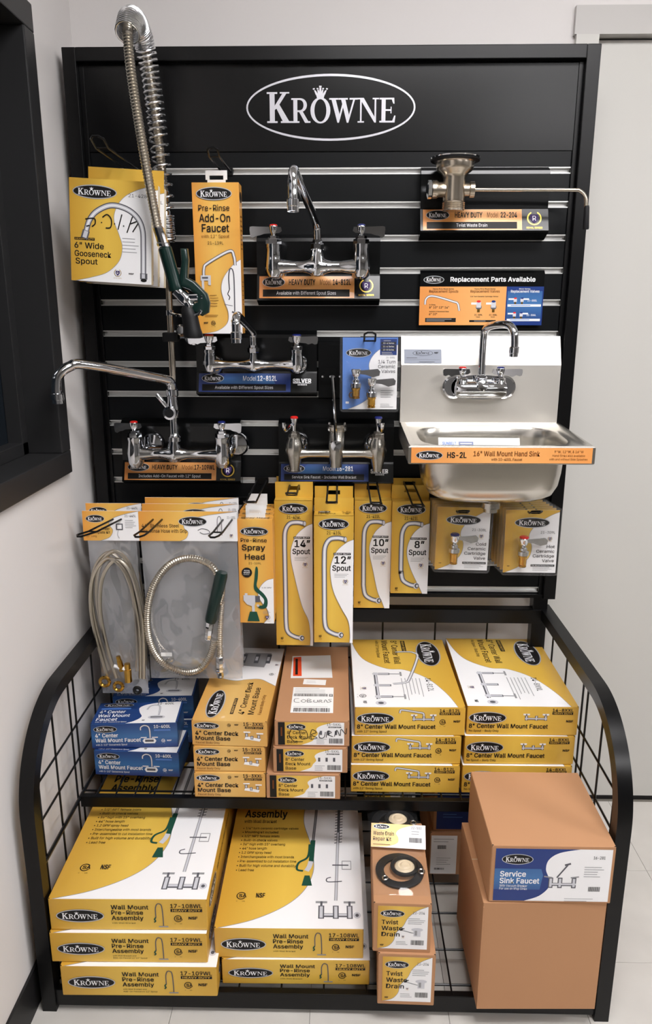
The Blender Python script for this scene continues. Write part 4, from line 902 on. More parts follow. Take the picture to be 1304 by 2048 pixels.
for nm, rows in (('left', ((-.3985, -.652, .0775, '17-109WL', 'bottom gold carton of the left pre-rinse stack on the lower shelf', .012), (-.4185, -.642, .0755, '17-109WL', 'middle gold carton of the left pre-rinse stack on the lower shelf', .012), (-.4165, -.634, .0785, '17-108WL', 'top gold carton of the left pre-rinse stack beneath the blue cartons', .015))),
                 ('right', ((-.062, -.616, .0655, '17-108WL', 'lower gold carton of the right pre-rinse stack', .010), (-.0765, -.612, .0775, '17-108WL', 'upper gold carton of the right pre-rinse stack with green sprayer picture', .010)))):
    z = Z
    for x, y, h, model, lb, rz in rows:
        t = carton('pre_rinse_carton', lb, W if nm == 'left' else .325, D, h, (x, y, z), rz, group='pre-rinse assembly cartons')
        w = W if nm == 'left' else .325
        f17(frontA(w, h), model, ('with Wall Bracket and', 'Add-On Faucet w/ 12" Spout') if model == '17-109WL' else ('with Wall Bracket',)).done('front_print', t)
        t17(topA(w, D, h)).done('lid_print', t)
        A = Art((w/2, 0, 0), (0,1,0), (0,0,1), D, h); A.logo(.15, .5, .20, .45); A.t('Wall Mount Pre-Rinse Assembly', .28, .4, .4, .16, 'ink', .01); A.done('side_print', t)
        z += h+.0014
# twist waste drain boxes with repair kits on top
W, D = .121, .255
z = Z
for i, (x, y, h, lb, rz) in enumerate(((.176, -.662, .132, 'lower brown Twist Waste Drain box on the bottom shelf', -.02), (.164, -.656, .122, 'upper brown Twist Waste Drain box under the repair kits', -.02))):
    t = carton('drain_box', lb, W, D, h, (x, y, z), rz, 'cardboard', group='twist waste drain boxes')
    A = frontA(W, h); A.rect(.08, .07, .94, .95, 'white_print', 0)
    sw = cr([(.10, .07), (.26, .12), (.36, .24), (.40, .40), (.52, .55), (.60, .72), (.74, .86), (.92, .95)], 5)
    A.poly([(.08, .07)]+sw+[(.08, .95)], 'gold_print', 1); A.line(sw, .001, 'grey_ink', 2); A.logo(.33, .80, .42, .15, 3)
    for k, s in enumerate(('Twist', 'Waste', 'Drain')): A.t(s, .15, .58-.125*k, (.28, .36, .31)[k], .085, 'ink', .014)
    A.t('22-204', .68, .80, .20, .05, 'pipe_dark', 0); A.lines(.60, .70, .30, .035, 4, .0012); A.bars(.66, .16, .22, .10, 16); A.ell(.76, .48, .10, .035, 'pipe_light', 3); A.rect(.70, .34, .82, .48, 'pipe_light', 3); A.rect(.72, .36, .76, .46, 'grey_ink', 4)
    A.line([(.50, .46), (.72, .40)], .0012, 'pipe_dark', 3); A.line([(.46, .46), (.54, .50)], .0022, 'ink', 4); A.crest(.52, .33, .025); A.lines(.40, .22, .22, .03, 3, .001); A.nsf(.16, .13, .06, .03)
    A.done('front_print', t); z += h
def torus(R, r, o, n=30, k=8, tilt=0):
    P = [(o[0]+R*math.cos(2*PI*i/n), o[1]+R*math.sin(2*PI*i/n), o[2]+tilt*math.cos(2*PI*i/n)) for i in range(n+1)]
    return MB().tube(P, r, k, caps=False)
def repair_kit(label, loc, rz, s=1):
    t = thing('repair_kit', label, 'parts bag', loc, rz, group='waste drain repair kits')
    MB().lathe([(.035, .0002), (.052, .0002), (.0525, .004), (.051, .005), (.036, .005), (.035, .004), (.035, .0002)], (0, .073, .003), n=32, caps=False).build('flange_gasket', 'black_rubber', t)
    torus(.0265, .0042, (.010, .078, .0125)).build('seal_ring', 'black_rubber', t)
    MB().lathe([(.023, 0), (.0225, .006), (.016, .010), (.012, .009), (.008, .012), (.003, .011), (0, .011)], (.012, .080, .0040), n=22).build('washer', 'cream_plastic', t)
    torus(.0065, .0022, (.046, .066, .0102), 14, 6).build('retaining_ring', 'satin_chrome', t); torus(.0055, .0018, (-.033, .044, .0102), 12, 6).build('retaining_ring', 'satin_chrome', t)
    mb = MB(); n = 10
    vs = [(-.060+.120*i/n, .005+.140*j/n, .002+.0195*math.sin(PI*i/n)**.6*math.sin(PI*min(1, j/n*1.0))**.6+random.uniform(-.0006, .0006)) for j in range(n+1) for i in range(n+1)]
    mb.add(vs, [(j*(n+1)+i, j*(n+1)+i+1, (j+1)*(n+1)+i+1, (j+1)*(n+1)+i) for j in range(n) for i in range(n)], 0, True)
    mb.build('clear_bag', 'blister', t)
    c = bpy.data.objects.new('header_card', MB().box((-.062, 0, 0), (.062, .0015, .052)).mesh('header_card', 'white_print')); COL.objects.link(c); c.parent = t
    c.location = (0, .138, .010); c.rotation_euler = (-.95, 0, -.04); RM[c.name] = Matrix()
    A = Art((-.062, 0, 0), (1,0,0), (0,0,1), .124, .052)
    sw = cr([(.06, 0), (.30, .05), (.48, .2), (.50, .42), (.46, .62), (.55, .82), (.80, 1)], 5); A.poly([(0, 0)]+sw+[(0, 1)], 'gold_print', 0)
    A.logo(.19, .86, .30, .22); A.t('Waste Drain', .04, .50, .38, .16, 'ink', .008); A.t('Repair Kit', .04, .27, .33, .16, 'ink', .008); A.lines(.04, .10, .4, .1, 1, .0012, 'brown_ink')
    A.t('22-502', .74, .82, .19, .10, 'pipe_dark', 0); A.bars(.70, .25, .23, .20, 18); A.lines(.74, .70, .18, .10, 2, .001); A.done('card_print', c); return t
repair_kit('nearer waste drain repair kit with yellow card, lying on the drain box', (.163, -.640, z), -.02)
repair_kit('farther waste drain repair kit tucked under the middle shelf', (.164, -.488, z+.004), .04)
# brown service sink faucet boxes
def service_label(A, lo):
    u0, v0, u1, v1 = lo
    q = lambda a, b: (u0+a*(u1-u0), v0+b*(v1-v0)); w = u1-u0; h = v1-v0
    A.rect(u0, v0, u1, v1, 'white_print', 0); sw = [q(*p) for p in cr([(.27, 0), (.40, .10), (.48, .28), (.47, .45), (.44, .62), (.46, .80), (.55, .93), (.72, 1)], 5)]
    A.poly([q(0, 0)]+sw+[q(0, 1)], 'navy_print', 1); A.poly([q(.0, .22), q(.40, .22), q(.42, .5), q(.40, .62), q(0, .62)], 'blue_print', 2)
    A.logo(*q(.19, .80), .27*w, .20*h, 3); A.t('Service', *q(.05, .47), .22*w, .10*h, 'white_ink', .018); A.t('Sink Faucet', *q(.05, .34), .34*w, .10*h, 'white_ink', .018); A.t('With Vacuum Breaker', *q(.05, .27), .24*w, .045*h, 'white_ink', 0); A.t('For use on Mop Sinks', *q(.05, .215), .24*w, .045*h, 'white_ink', 0)
    A.t('16-281', *q(.84, .82), .10*w, .055*h, 'ink', .004)
    A.line([q(.48, .33), q(.71, .33)], .007, 'pipe_dark', 3); A.line([q(.48, .335), q(.71, .335)], .004, 'pipe_light', 4)
    for a in (.49, .57, .69): A.line([q(a, .26), q(a, .46)], .009, 'pipe_dark', 3); A.line([q(a, .28), q(a, .44)], .005, 'pipe_light', 4)
    A.line([q(.54, .46), q(.625, .70)], .003, 'pipe_dark', 3); A.line([q(.60, .70), q(.65, .73)], .004, 'pipe_dark', 3); A.line([q(.43, .48), q(.50, .46)], .003, 'grey_ink', 3); A.line([q(.66, .46), q(.73, .48)], .003, 'grey_ink', 3)
    A.lines(q(.77, .66)[0], q(.77, .66)[1], .17*w, .045*h, 5, .0012); A.bars(*q(.82, .20), .10*w, .09*h, 14); A.lines(q(.62, .05)[0], q(.62, .05)[1], .30*w, .045*h, 2, .001)
t = carton('tall_box', 'tall plain brown box standing at the right front of the bottom shelf', .252, .25, .273, (.4525, -.668, Z), .02, 'cardboard', flap=False)
MB().bbox((-.1262, -.0004, .002), (-.1240, .249, .262), .0006).build('side_flap', 'cardboard', t)
MB().box((-.126, .1245, .2728), (.126, .1255, .2736)).build('top_seam', 'card_edge', t)
t = carton('service_faucet_box', 'brown box with blue Service Sink Faucet label on the tall plain box', .247, .25, .134, (.460, -.668, Z+.2736), .0, 'cardboard')
A = frontA(.247, .134); service_label(A, (.035, .03, .975, .955)); A.done('front_label', t)
t = carton('service_faucet_box', 'lower brown box with white address label at the back of the bottom shelf', .150, .24, .128, (.345, -.275, Z), 0, 'cardboard')
A = frontA(.150, .128); A.rect(.02, .02, .47, .94, 'paper', 0); A.lines(.06, .85, .36, .06, 2, .0014); A.bars(.13, .62, .15, .09, 14); A.lines(.12, .40, .25, .05, 4, .001); A.bars(.09, .12, .17, .045, 7); A.done('front_label', t)
t = carton('service_faucet_box', 'upper brown box with blue label in shadow under the middle shelf', .150, .24, .134, (.353, -.265, Z+.128), 0, 'cardboard')
A = frontA(.150, .134); A.rect(.05, .03, .95, .96, 'navy_print', 0); A.t('Service', .16, .60, .30, .10, 'white_ink', .018); A.t('Sink Faucet', .16, .44, .46, .10, 'white_ink', .018); A.lines(.16, .36, .35, .06, 2, .0016, 'pale_blue_print'); A.done('front_label', t)

# ------------------------------------------------------------------ hanging spout boxes
def spout_box(label, W, D, H, loc, size, model, rz=0, tab=.040, topface=None):
    t = carton('spout_box', label, W, D, H, loc, rz, 'gold_print', group='boxed swing spouts on hooks', flap=False)
    # hang tab: back panel rising above the box with a slot
    tb = MB(); y0, y1 = D-.002, D-.0008
    tb.box((-W/2, y0, H-.002), (W/2, y1, H+tab*.45)); tb.box((-W/2, y0, H+tab*.72), (W/2, y1, H+tab)); tb.box((-W/2, y0, H+tab*.45), (-.016, y1, H+tab*.72)); tb.box((.016, y0, H+tab*.45), (W/2, y1, H+tab*.72))
    tb.build('hang_tab', 'gold_print', t)
    MB().bbox((-W/2+.001, .0, H-.0006), (W/2-.001, .012, H+.0006), .0004).build('tuck_flap', 'gold_print', t)
    A = frontA(W, H); k = .100/W; px = 1/H        # px converts metres to fractions
    v = lambda m: 1-m*px                            # metres below the top
    wb = v(H*.80+.0) if H < .3 else v(H*.84)
    sw = cr([(1, v(.062)), (.82, v(.070)), (.58, v(.092)), (.44, v(.125)), (.42, v(.155)), (.50, v(.200)), (.70, v(H*.66+.02)), (.88, v(H*.82)), (.93, v(H*.93)), (.92, 0)] if H > .3 else [(1, v(.058)), (.80, v(.066)), (.58, v(.085)), (.44, v(.115)), (.42, v(.145)), (.52, v(.18 if H < .27 else .19)), (.66, v(H*.84)), (.78, v(H*.93)), (.86, 0)], 6)
    A.poly(sw+[(1, 0)], 'white_print', 0); A.line(sw, .0010, 'grey_ink', 1)
    A.logo(.50, v(.022), .76, .029*px); A.t(model, .33, v(.0485), .36, .0080*px, 'ink', .004)
    b = H-.022
    A.pipe([(.78, v(.061)), (.60, v(.058)), (.40, v(.062)), (.285, v(.082)), (.265, v(.115)), (.265, v(.16)), (.27, v((b+.16)/2)), (.275, v(b-.040)), (.33, v(b-.016)), (.50, v(b-.004)), (.66, v(b))], .0125)
    A.ell(.79, v(.0615), .045, .0075*px, 'pipe_dark', 5); A.ell(.795, v(.0615), .034, .0058*px, 'pipe_light', 6)
    A.ell(.69, v(b), .075, .0085*px, 'pipe_light', 5); A.ell(.71, v(b), .055, .0065*px, 'ink', 6); A.ell(.715, v(b), .034, .0042*px, 'pipe_light', 7)
    A.rect(.50, v(.1025), .93, v(.0965), 'ink', 2); A.t('HEAVY DUTY', .52, v(.1013), .39, .0036*px, 'white_ink', .015)
    A.t(size+'\u201d', .53 if len(size) > 1 else .62, v(.1245), .40 if len(size) > 1 else .25, .0185*px, 'ink', .018); A.t('Spout', .47, v(.1435), .46, .0140*px, 'ink', .018)
    A.lines(.52, v(.153), .36, .004*px, 3, .0009); A.crest(.80, v(.172), .065); A.nsf(.16, .045, .07, .006*px); A.lines(.12, .030, .12, .02, 1, .0008, 'brown_ink')
    A.done('front_print', t)
    if topface:
        A = topA(W, D, H); A.logo(.26, .70, .32, .34); A.t('12\u201d Spout', .10, .18, .44, .26, 'ink', .01); A.t('21-423L', .70, .68, .24, .20, 'ink', .004); A.rect(.72, .50, .92, .58, 'ink', 2); A.nsf(.84, .2, .08, .14); A.done('lid_print', t)
    return t
spout_box('front box of the 14" spouts, the tallest of the gold spout boxes', .098, .040, .402, (-.090, -.100, .628), '14', '21-424L')
spout_box('rear box of the tallest pair of gold spout boxes', .098, .040, .402, (-.090, -.056, .633), '14', '21-424L')
spout_box('front box of the 12" spouts, nearest and in front of its neighbours', .099, .046, .340, (.0145, -.172, .670), '12', '21-423L', .0, .034, True)
spout_box('rear gold box showing its tab above the nearest spout box', .099, .046, .340, (.0135, -.110, .680), '12', '21-423L')
spout_box('single gold box of the 10" spout right of the 12" box', .096, .040, .300, (.1155, -.070, .725), '10', '21-422L')
spout_box('front box of the 8" spouts, the shortest of the gold spout boxes', .097, .038, .251, (.2125, -.092, .776), '8', '21-421L', 0, .034)
spout_box('rear box of the shortest pair of gold spout boxes', .097, .038, .251, (.2125, -.050, .786), '8', '21-421L', 0, .034)

# spray head boxes
W, D, H = .086, .034, .272
for i, nm in enumerate(('frontmost', 'second', 'third', 'rearmost')):
    t = carton('spray_head_box', nm+' amber Spray Head box of the row of four', W, D, H, (-.1775-.0022*i, -.203+.041*i, .736), -.02, 'amber_print', group='spray head boxes', flap=False)
    tb = MB(); tb.box((-.024, D*.5, H-.001), (.024, D*.5+.001, H+.010)); tb.box((-.024, D*.5, H+.019), (.024, D*.5+.001, H+.030)); tb.box((-.024, D*.5, H+.010), (-.015, D*.5+.001, H+.019)); tb.box((.015, D*.5, H+.010), (.024, D*.5+.001, H+.019)); tb.build('hang_tab', 'white_plastic', t)
    A = topA(W, D, H); A.t('Pre-Rinse', .28, .60, .44, .20, 'ink', .01); A.t('Spray Head', .10, .12, .8, .30, 'ink', .014); A.done('lid_print', t)
    A = frontA(W, H); sw = cr([(1, .44), (.80, .42), (.62, .36), (.55, .28), (.66, .20), (.80, .14), (.84, .07), (.70, 0)], 6); A.poly(sw+[(1, 0)], 'white_print', 0); A.line(sw, .001, 'grey_ink', 1)
    A.logo(.48, .885, .80, .085); A.t('Pre-Rinse', .46, .785, .74, .036, 'ink', .008, 'c'); A.t('Spray', .45, .708, .66, .052, 'ink', .014, 'c'); A.t('Head', .48, .62, .56, .052, 'ink', .014, 'c'); A.t('21-129L', .48, .575, .36, .020, 'ink', .0, 'c')
    A.ell(.24, .495, .15, .15*W/H, 'ink', 2); A.t('FITS', .24, .505, .15, .014, 'white_ink', .01, 'c'); A.t('MOST', .24, .486, .18, .014, 'white_ink', .01, 'c'); A.lines(.14, .472, .2, .01, 1, .0018, 'grey_ink')
    A.poly(cr([(.50, .55), (.56, .53), (.55, .44), (.52, .36), (.72, .29), (.82, .23), (.80, .165), (.70, .145), (.56, .15), (.55, .175), (.68, .18), (.72, .23), (.62, .275), (.44, .335), (.46, .45)], 4, True), 'green_ink', 3)
    A.poly([(.12, .275), (.46, .275), (.46, .19), (.40, .165), (.22, .185), (.12, .225)], 'pipe_light', 4); A.rect(.16, .265, .24, .295, 'pipe_light', 4); A.rect(.46, .21, .60, .27, 'pipe_dark', 4); A.rect(.36, .11, .44, .18, 'pipe_light', 4); A.poly([(.30, .115), (.50, .115), (.58, .02), (.22, .02)], 'green_ink', 5); A.ell(.54, .175, .04, .012, 'pipe_light', 5)
    A.t('1.15 GPM', .66, .345, .28, .012, 'ink', 0); A.lines(.68, .12, .22, .012, 3, .0008); A.crest(.80, .06, .085); A.done('front_print', t)

# add-on faucet box and gooseneck packs
t = carton('add_on_faucet_box', 'tall amber Pre-Rinse Add-On Faucet box hanging from a white tab', .108, .050, .336, (-.259, -.120, 1.444), 0, 'amber_print', flap=False)
tb = MB(); tb.box((-.021, .024, .335), (.021, .0252, .344)); tb.box((-.025, .024, .353), (.025, .0252, .364)); tb.box((-.025, .024, .344), (-.016, .0252, .353)); tb.box((.016, .024, .344), (.025, .0252, .353)); tb.build('hang_tab', 'white_plastic', t)
A = frontA(.108, .336); sw = cr([(1, .50), (.82, .46), (.62, .38), (.56, .30), (.62, .22), (.70, .14), (.66, .07), (.45, .02), (.15, 0)], 6); A.poly(sw+[(1, 0)], 'white_print', 0); A.line(sw, .001, 'grey_ink', 1)
A.logo(.47, .925, .76, .085); A.t('Pre-Rinse', .46, .815, .66, .038, 'ink', .004, 'c'); A.t('Add-On', .47, .745, .66, .050, 'ink', .010, 'c'); A.t('Faucet', .48, .680, .58, .050, 'ink', .010, 'c'); A.t('with 12" Spout', .47, .642, .60, .020, 'brown_ink', 0, 'c'); A.t('21-139L', .47, .598, .34, .020, 'ink', 0, 'c')
A.pipe([(.88, .46), (.86, .52), (.76, .555), (.28, .475), (.20, .44), (.19, .38)], .007); A.rect(.12, .36, .34, .395, 'pipe_light', 3); A.rect(.14, .30, .19, .37, 'pipe_light', 4); A.rect(.28, .33, .34, .38, 'pipe_light', 4); A.rect(.15, .372, .28, .385, 'pipe_dark', 5)
A.line(cr([(.74, .30), (.73, .38), (.76, .435), (.82, .43), (.845, .36), (.84, .15)], 5), .0028, 'pipe_dark', 3); A.line(cr([(.74, .30), (.70, .27), (.74, .25), (.72, .23)], 4), .002, 'ink', 3); A.line([(.78, .15), (.92, .13)], .004, 'pipe_dark', 3); A.line([(.62, .20), (.80, .19)], .0012, 'pipe_dark', 3)
A.lines(.30, .26, .22, .018, 5, .001, 'brown_ink'); A.lines(.18, .125, .36, .010, 2, .001, 'brown_ink'); A.nsf(.20, .068, .09, .012); A.csa(.36, .072, .05); A.crest(.82, .085, .065); A.done('front_print', t)
A = Art((.054, 0, 0), (0,1,0), (0,0,1), .050, .336); A.ell(.5, .91, .35, .035, 'ink', 1); A.lines(.25, .78, .5, .03, 8, .003, 'brown_ink'); A.lines(.25, .35, .5, .03, 6, .002, 'brown_ink'); A.done('side_print', t)

W, D, H = .180, .020, .214
for i, nm in enumerate(('frontmost', 'second', 'rearmost')):
    t = thing('gooseneck_pack', nm+' gold gooseneck spout pack at upper left'+(', marked with pen' if i == 0 else ''), 'box', (-.486+.007*i, -.205+.030*i, 1.557-.002*i), 0, ry=.060, group='gooseneck spout packs')
    MB().bbox((-W/2, .0, 0), (W/2, D, H), .0012).build('carton_body', 'card_edge', t)
    if i == 2: MB().box((-W/2+.002, D, H-.01), (W/2-.006, D+.0012, H+.040)).build('hang_tab', 'gold_print', t)
    A = frontA(W, H); A.rect(0, 0, 1, 1, 'gold_print', 0)
    sw = cr([(1, .955), (.84, .92), (.68, .85), (.58, .75), (.54, .62), (.60, .48), (.64, .36), (.60, .22), (.45, .10), (.25, .04), (.06, 0)], 6); A.poly(sw+[(1, 0)], 'white_print', 1); A.line(sw, .001, 'grey_ink', 2)
    A.logo(.31, .875, .54, .135, 3); A.t('21-428L', .72, .845, .26, .032, 'pipe_dark', 0)
    A.pipe([(.20, .50), (.24, .60), (.33, .69), (.50, .755), (.68, .735), (.82, .66), (.89, .54), (.90, .36), (.90, .11)], .0125); A.line([(.20, .50), (.17, .42)], .016, 'pipe_dark', 6); A.line([(.20, .495), (.175, .43)], .009, 'pipe_light', 7); A.rect(.86, .05, .95, .11, 'pipe_dark', 6); A.rect(.88, .06, .92, .105, 'pipe_light', 7); A.ell(.905, .04, .038, .016, 'ink', 7)
    A.rect(.05, .405, .30, .43, 'ink', 3); A.t('HEAVY DUTY', .06, .41, .23, .014, 'gold_print', .01); A.t('6" Wide', .05, .325, .36, .056, 'ink', .012); A.t('Gooseneck', .05, .245, .45, .056, 'ink', .012); A.t('Spout', .06, .17, .27, .056, 'ink', .012)
    A.lines(.64, .44, .22, .033, 5, .0014); A.crest(.58, .10, .045); A.nsf(.75, .09, .06, .016)
    if i == 0:
        for st in ([(.40, .635), (.46, .665), (.51, .62), (.50, .545), (.44, .535)], [(.64, .675), (.59, .525)], [(.77, .66), (.70, .50)], [(.84, .60), (.77, .51)], [(.73, .585), (.82, .615)], [(.19, .61), (.30, .62), (.31, .57), (.27, .54)], [(.20, .54), (.24, .55)]): A.line(cr(st, 5), .0026, 'ink', 9)
        for u, v in ((.39, .585), (.55, .58), (.66, .565)): A.ell(u, v, .008, .007, 'ink', 9, 10)
    A.done('front_print', t)

# ------------------------------------------------------------------ blister packs
def valve(t, x, y, z, s=1, cap=None, brass=.020, dr=1):
    h = MB().lathe([(.006, 0), (.0135, .002), (.0135, .012), (.009, .014), (.009, .020), (.006, .022), (.006, .026), (.0095, .030), (.0125, .044), (.011, .046), (0, .046)], (x, y, z), n=16)
    out = [(.006, .042), (.052, .046), (.058, .040), (.056, .030), (.040, .026), (.024, .032), (.006, .034)]
    h.prism([(x+dr*a, z+b) for a, b in (out if dr > 0 else out[::-1])], .004, 'y', y-.002)
    v = h.build('valve_handle', 'chrome', t)
    MB().lathe([(.0085, 0), (.0095, .001), (.0095, .004), (.008, .005), (.0095, .007), (.0095, brass-.006), (.011, brass-.004), (.011, brass), (0, brass)], (x, y, z-brass+.001), n=14).build('valve_stem', 'brass', t)
    if cap: MB().lathe([(.0115, 0), (.0115, .002), (.009, .004), (0, .004)], (x, y, z+.046), n=14).build('index_button', cap, v)
def blister_shell(t, W, H, y=.004):
    n = 24; out = []
    for i in range(4):
        cx, cz = (W/2-.008)*(1 if i in (0, 3) else -1), H/2+(H/2-.008)*(1 if i in (0, 1) else -1)
        for k in range(6):
            a = PI/2*i+PI/2*k/5; out.append((cx+.008*math.cos(a), cz+.008*math.sin(a)))
    P = [(a, -.0035, b) for a, b in out]; P.append(P[0]); 
    MB().prism(out, .0006, 'y', -.0050).build('blister_sheet', 'blister', t)
    MB().tube(P, .0022, 6, caps=False).build('blister_rim', 'blister', t)
def bubble(t, x0, x1, z0, z1, d=.026):
    n = 10; vs = []
    for j in range(n+1):
        for i in range(n+1):
            u, v = i/n, j/n; b = (min(1, 4*u*(1-u)*1.9)*min(1, 4*v*(1-v)*1.9)); vs.append((x0+(x1-x0)*u, -.005-d*b, z0+(z1-z0)*v))
    MB().add(vs, [(j*(n+1)+i, j*(n+1)+i+1, (j+1)*(n+1)+i+1, (j+1)*(n+1)+i) for j in range(n) for i in range(n)], 0, True).build('blister_bubble', 'blister', t)
def cart_pack(label, loc, rz, ry, hot, group, front):
    W, H = .141, .173
    t = thing('valve_pack', label, 'valve pack', loc, rz, ry=ry, group=group)
    MB().box((-W/2+.005, 0, .005), (W/2-.005, .0008, H-.005)).build('card', 'white_print', t)
    blister_shell(t, W, H)
    A = Art((-W/2+.005, 0, .005), (1,0,0), (0,0,1), W-.010, H-.010, .0003)
    sw = cr([(1, .97), (.85, .92), (.62, .80), (.48, .66), (.46, .55), (.52, .42), (.48, .25), (.30, .10), (.04, 0)], 6); A.poly([(0, 0), (0, 1), (1, 1)]+sw, 'gold_print', 0); A.line(sw, .001, 'grey_ink', 1)
    A.logo(.50, .80, .66, .165); A.t('21-309L' if hot else '21-308L', .94, .63, .27, .038, 'ink', 0, 'r')
    for k, s in enumerate(('Hot' if hot else 'Cold', 'Ceramic', 'Cartridge', 'Valve')): A.t(s, .95, .40-.075*k, (.15 if hot else .19, .34, .40, .22)[k], .046, 'ink', .008, 'r')
    A.rect(.52, .10, .97, .135, 'ink', 2); A.t('Fits Royal Series Faucets', .54, .11, .41, .016, 'white_ink', 0); A.lines(.56, .08, .38, .022, 3, .0009); A.crest(.85, .55, .042); A.nsf(.10, .10, .05, .012)
    A.done('card_print', t)
    if front:
        valve(t, -.022, -.020, .056, 1, 'red_cap' if hot else 'blue_cap', .030); bubble(t, -.048, .048, .016, .118, .036)
    else: bubble(t, -.050, .045, .030, .130, .014)
    return t
NTH = ['frontmost', 'second', 'third', 'fourth', 'fifth', 'rearmost']
for i in range(5): cart_pack(NTH[i if i < 4 else 5]+' cold ceramic valve pack under the sink, 21-308L', (.3345-.002*i, -.158+.023*i, .861), -.02, .012, False, 'cold valve packs', i == 0)
for i in range(6): cart_pack(NTH[i]+' hot ceramic valve pack at far right, 21-309L', (.5065-.003*i, -.158+.021*i, .855), -.03, -.006, True, 'hot valve packs', i == 0)
W, H = .143, .182
t = thing('valve_pack', 'blue 1/4 Turn Ceramic Valves blister pack left of the sink', 'valve pack', (.1005, -.105, 1.258))
MB().box((-W/2+.005, 0, .005), (W/2-.005, .0008, H-.005)).build('card', 'white_print', t); blister_shell(t, W, H)
A = Art((-W/2+.005, 0, .005), (1,0,0), (0,0,1), W-.010, H-.010, .0003)
sw = cr([(1, .90), (.80, .88), (.66, .83), (.54, .74), (.48, .62), (.52, .48), (.56, .32), (.50, .18), (.34, .08), (.10, 0)], 6); A.poly([(0, 0), (0, 1), (1, 1)]+sw, 'pale_blue_print', 0); A.line(sw, .001, 'grey_ink', 1)
A.logo(.29, .79, .46, .125); A.rect(.68, .76, .98, .98, 'navy_print', 2)
A.lines(.74, .95, .18, .02, 1, .002, 'grey_ink')
for k, s in enumerate(('10-4 Series', '11-4 Series', '13-8 Series')): A.rect(.70, .905-.045*k, .96, .94-.045*k, 'ink', 3); A.t(s, .73, .912-.045*k, .20, .020, 'white_ink', .004, 'l', 4)
A.lines(.71, .79, .24, .022, 2, .002, 'grey_ink'); A.t('21-300L', .95, .715, .16, .022, 'pipe_dark', 0, 'r')
for k, s in enumerate(('1/4 Turn', 'Ceramic', 'Valves')): A.t(s, .96, .645-.066*k, (.31, .31, .25)[k], .046, 'pipe_dark', .006, 'r')
A.lines(.70, .26, .25, .030, 4, .0014); A.lines(.70, .07, .24, .02, 3, .001); A.rect(.06, .08, .12, .11, 'white_ink', 2); A.done('card_print', t)
valve(t, -.034, -.020, .058, 1, None, .026); valve(t, .004, -.020, .036, 1, None, .026); bubble(t, -.058, .066, .016, .122, .034)
MB().tube([(-.043+.007*math.cos(a), -.008, .040+.007*math.sin(a)) for a in [2*PI*i/12 for i in range(13)]], .0012, 5).build('o_ring', 'brass', t)

# ------------------------------------------------------------------ bagged hoses
def bag(t, x0, x1, zt, zb, d, seed, skew=0):
    rr = random.Random(seed); n = 16; m = 24
    for nm, sgn, mt in (('bag_front', -1, 'bag_film'), ('bag_back', 1, 'bag_back')):
        vs = []
        for j in range(m+1):
            for i in range(n+1):
                u, v = i/n, j/m; b = d*(4*u*(1-u))**.55*min(1, v*5)*min(1, (1-v)*6)**.5
                cr_ = .0022*math.sin(9*u+14*v+seed)+.0016*math.sin(23*u-17*v+seed*2) if sgn < 0 else 0
                vs.append((x0+(x1-x0)*u+skew*v+rr.uniform(-.0008, .0008), sgn*(b*(1 if sgn < 0 else .35))+cr_*min(1, v*4), zt+(zb-zt)*v))
        MB().add(vs, [(j*(n+1)+i, j*(n+1)+i+1, (j+1)*(n+1)+i+1, (j+1)*(n+1)+i) for j in range(m) for i in range(n)], 0, True).build(nm, mt, t)
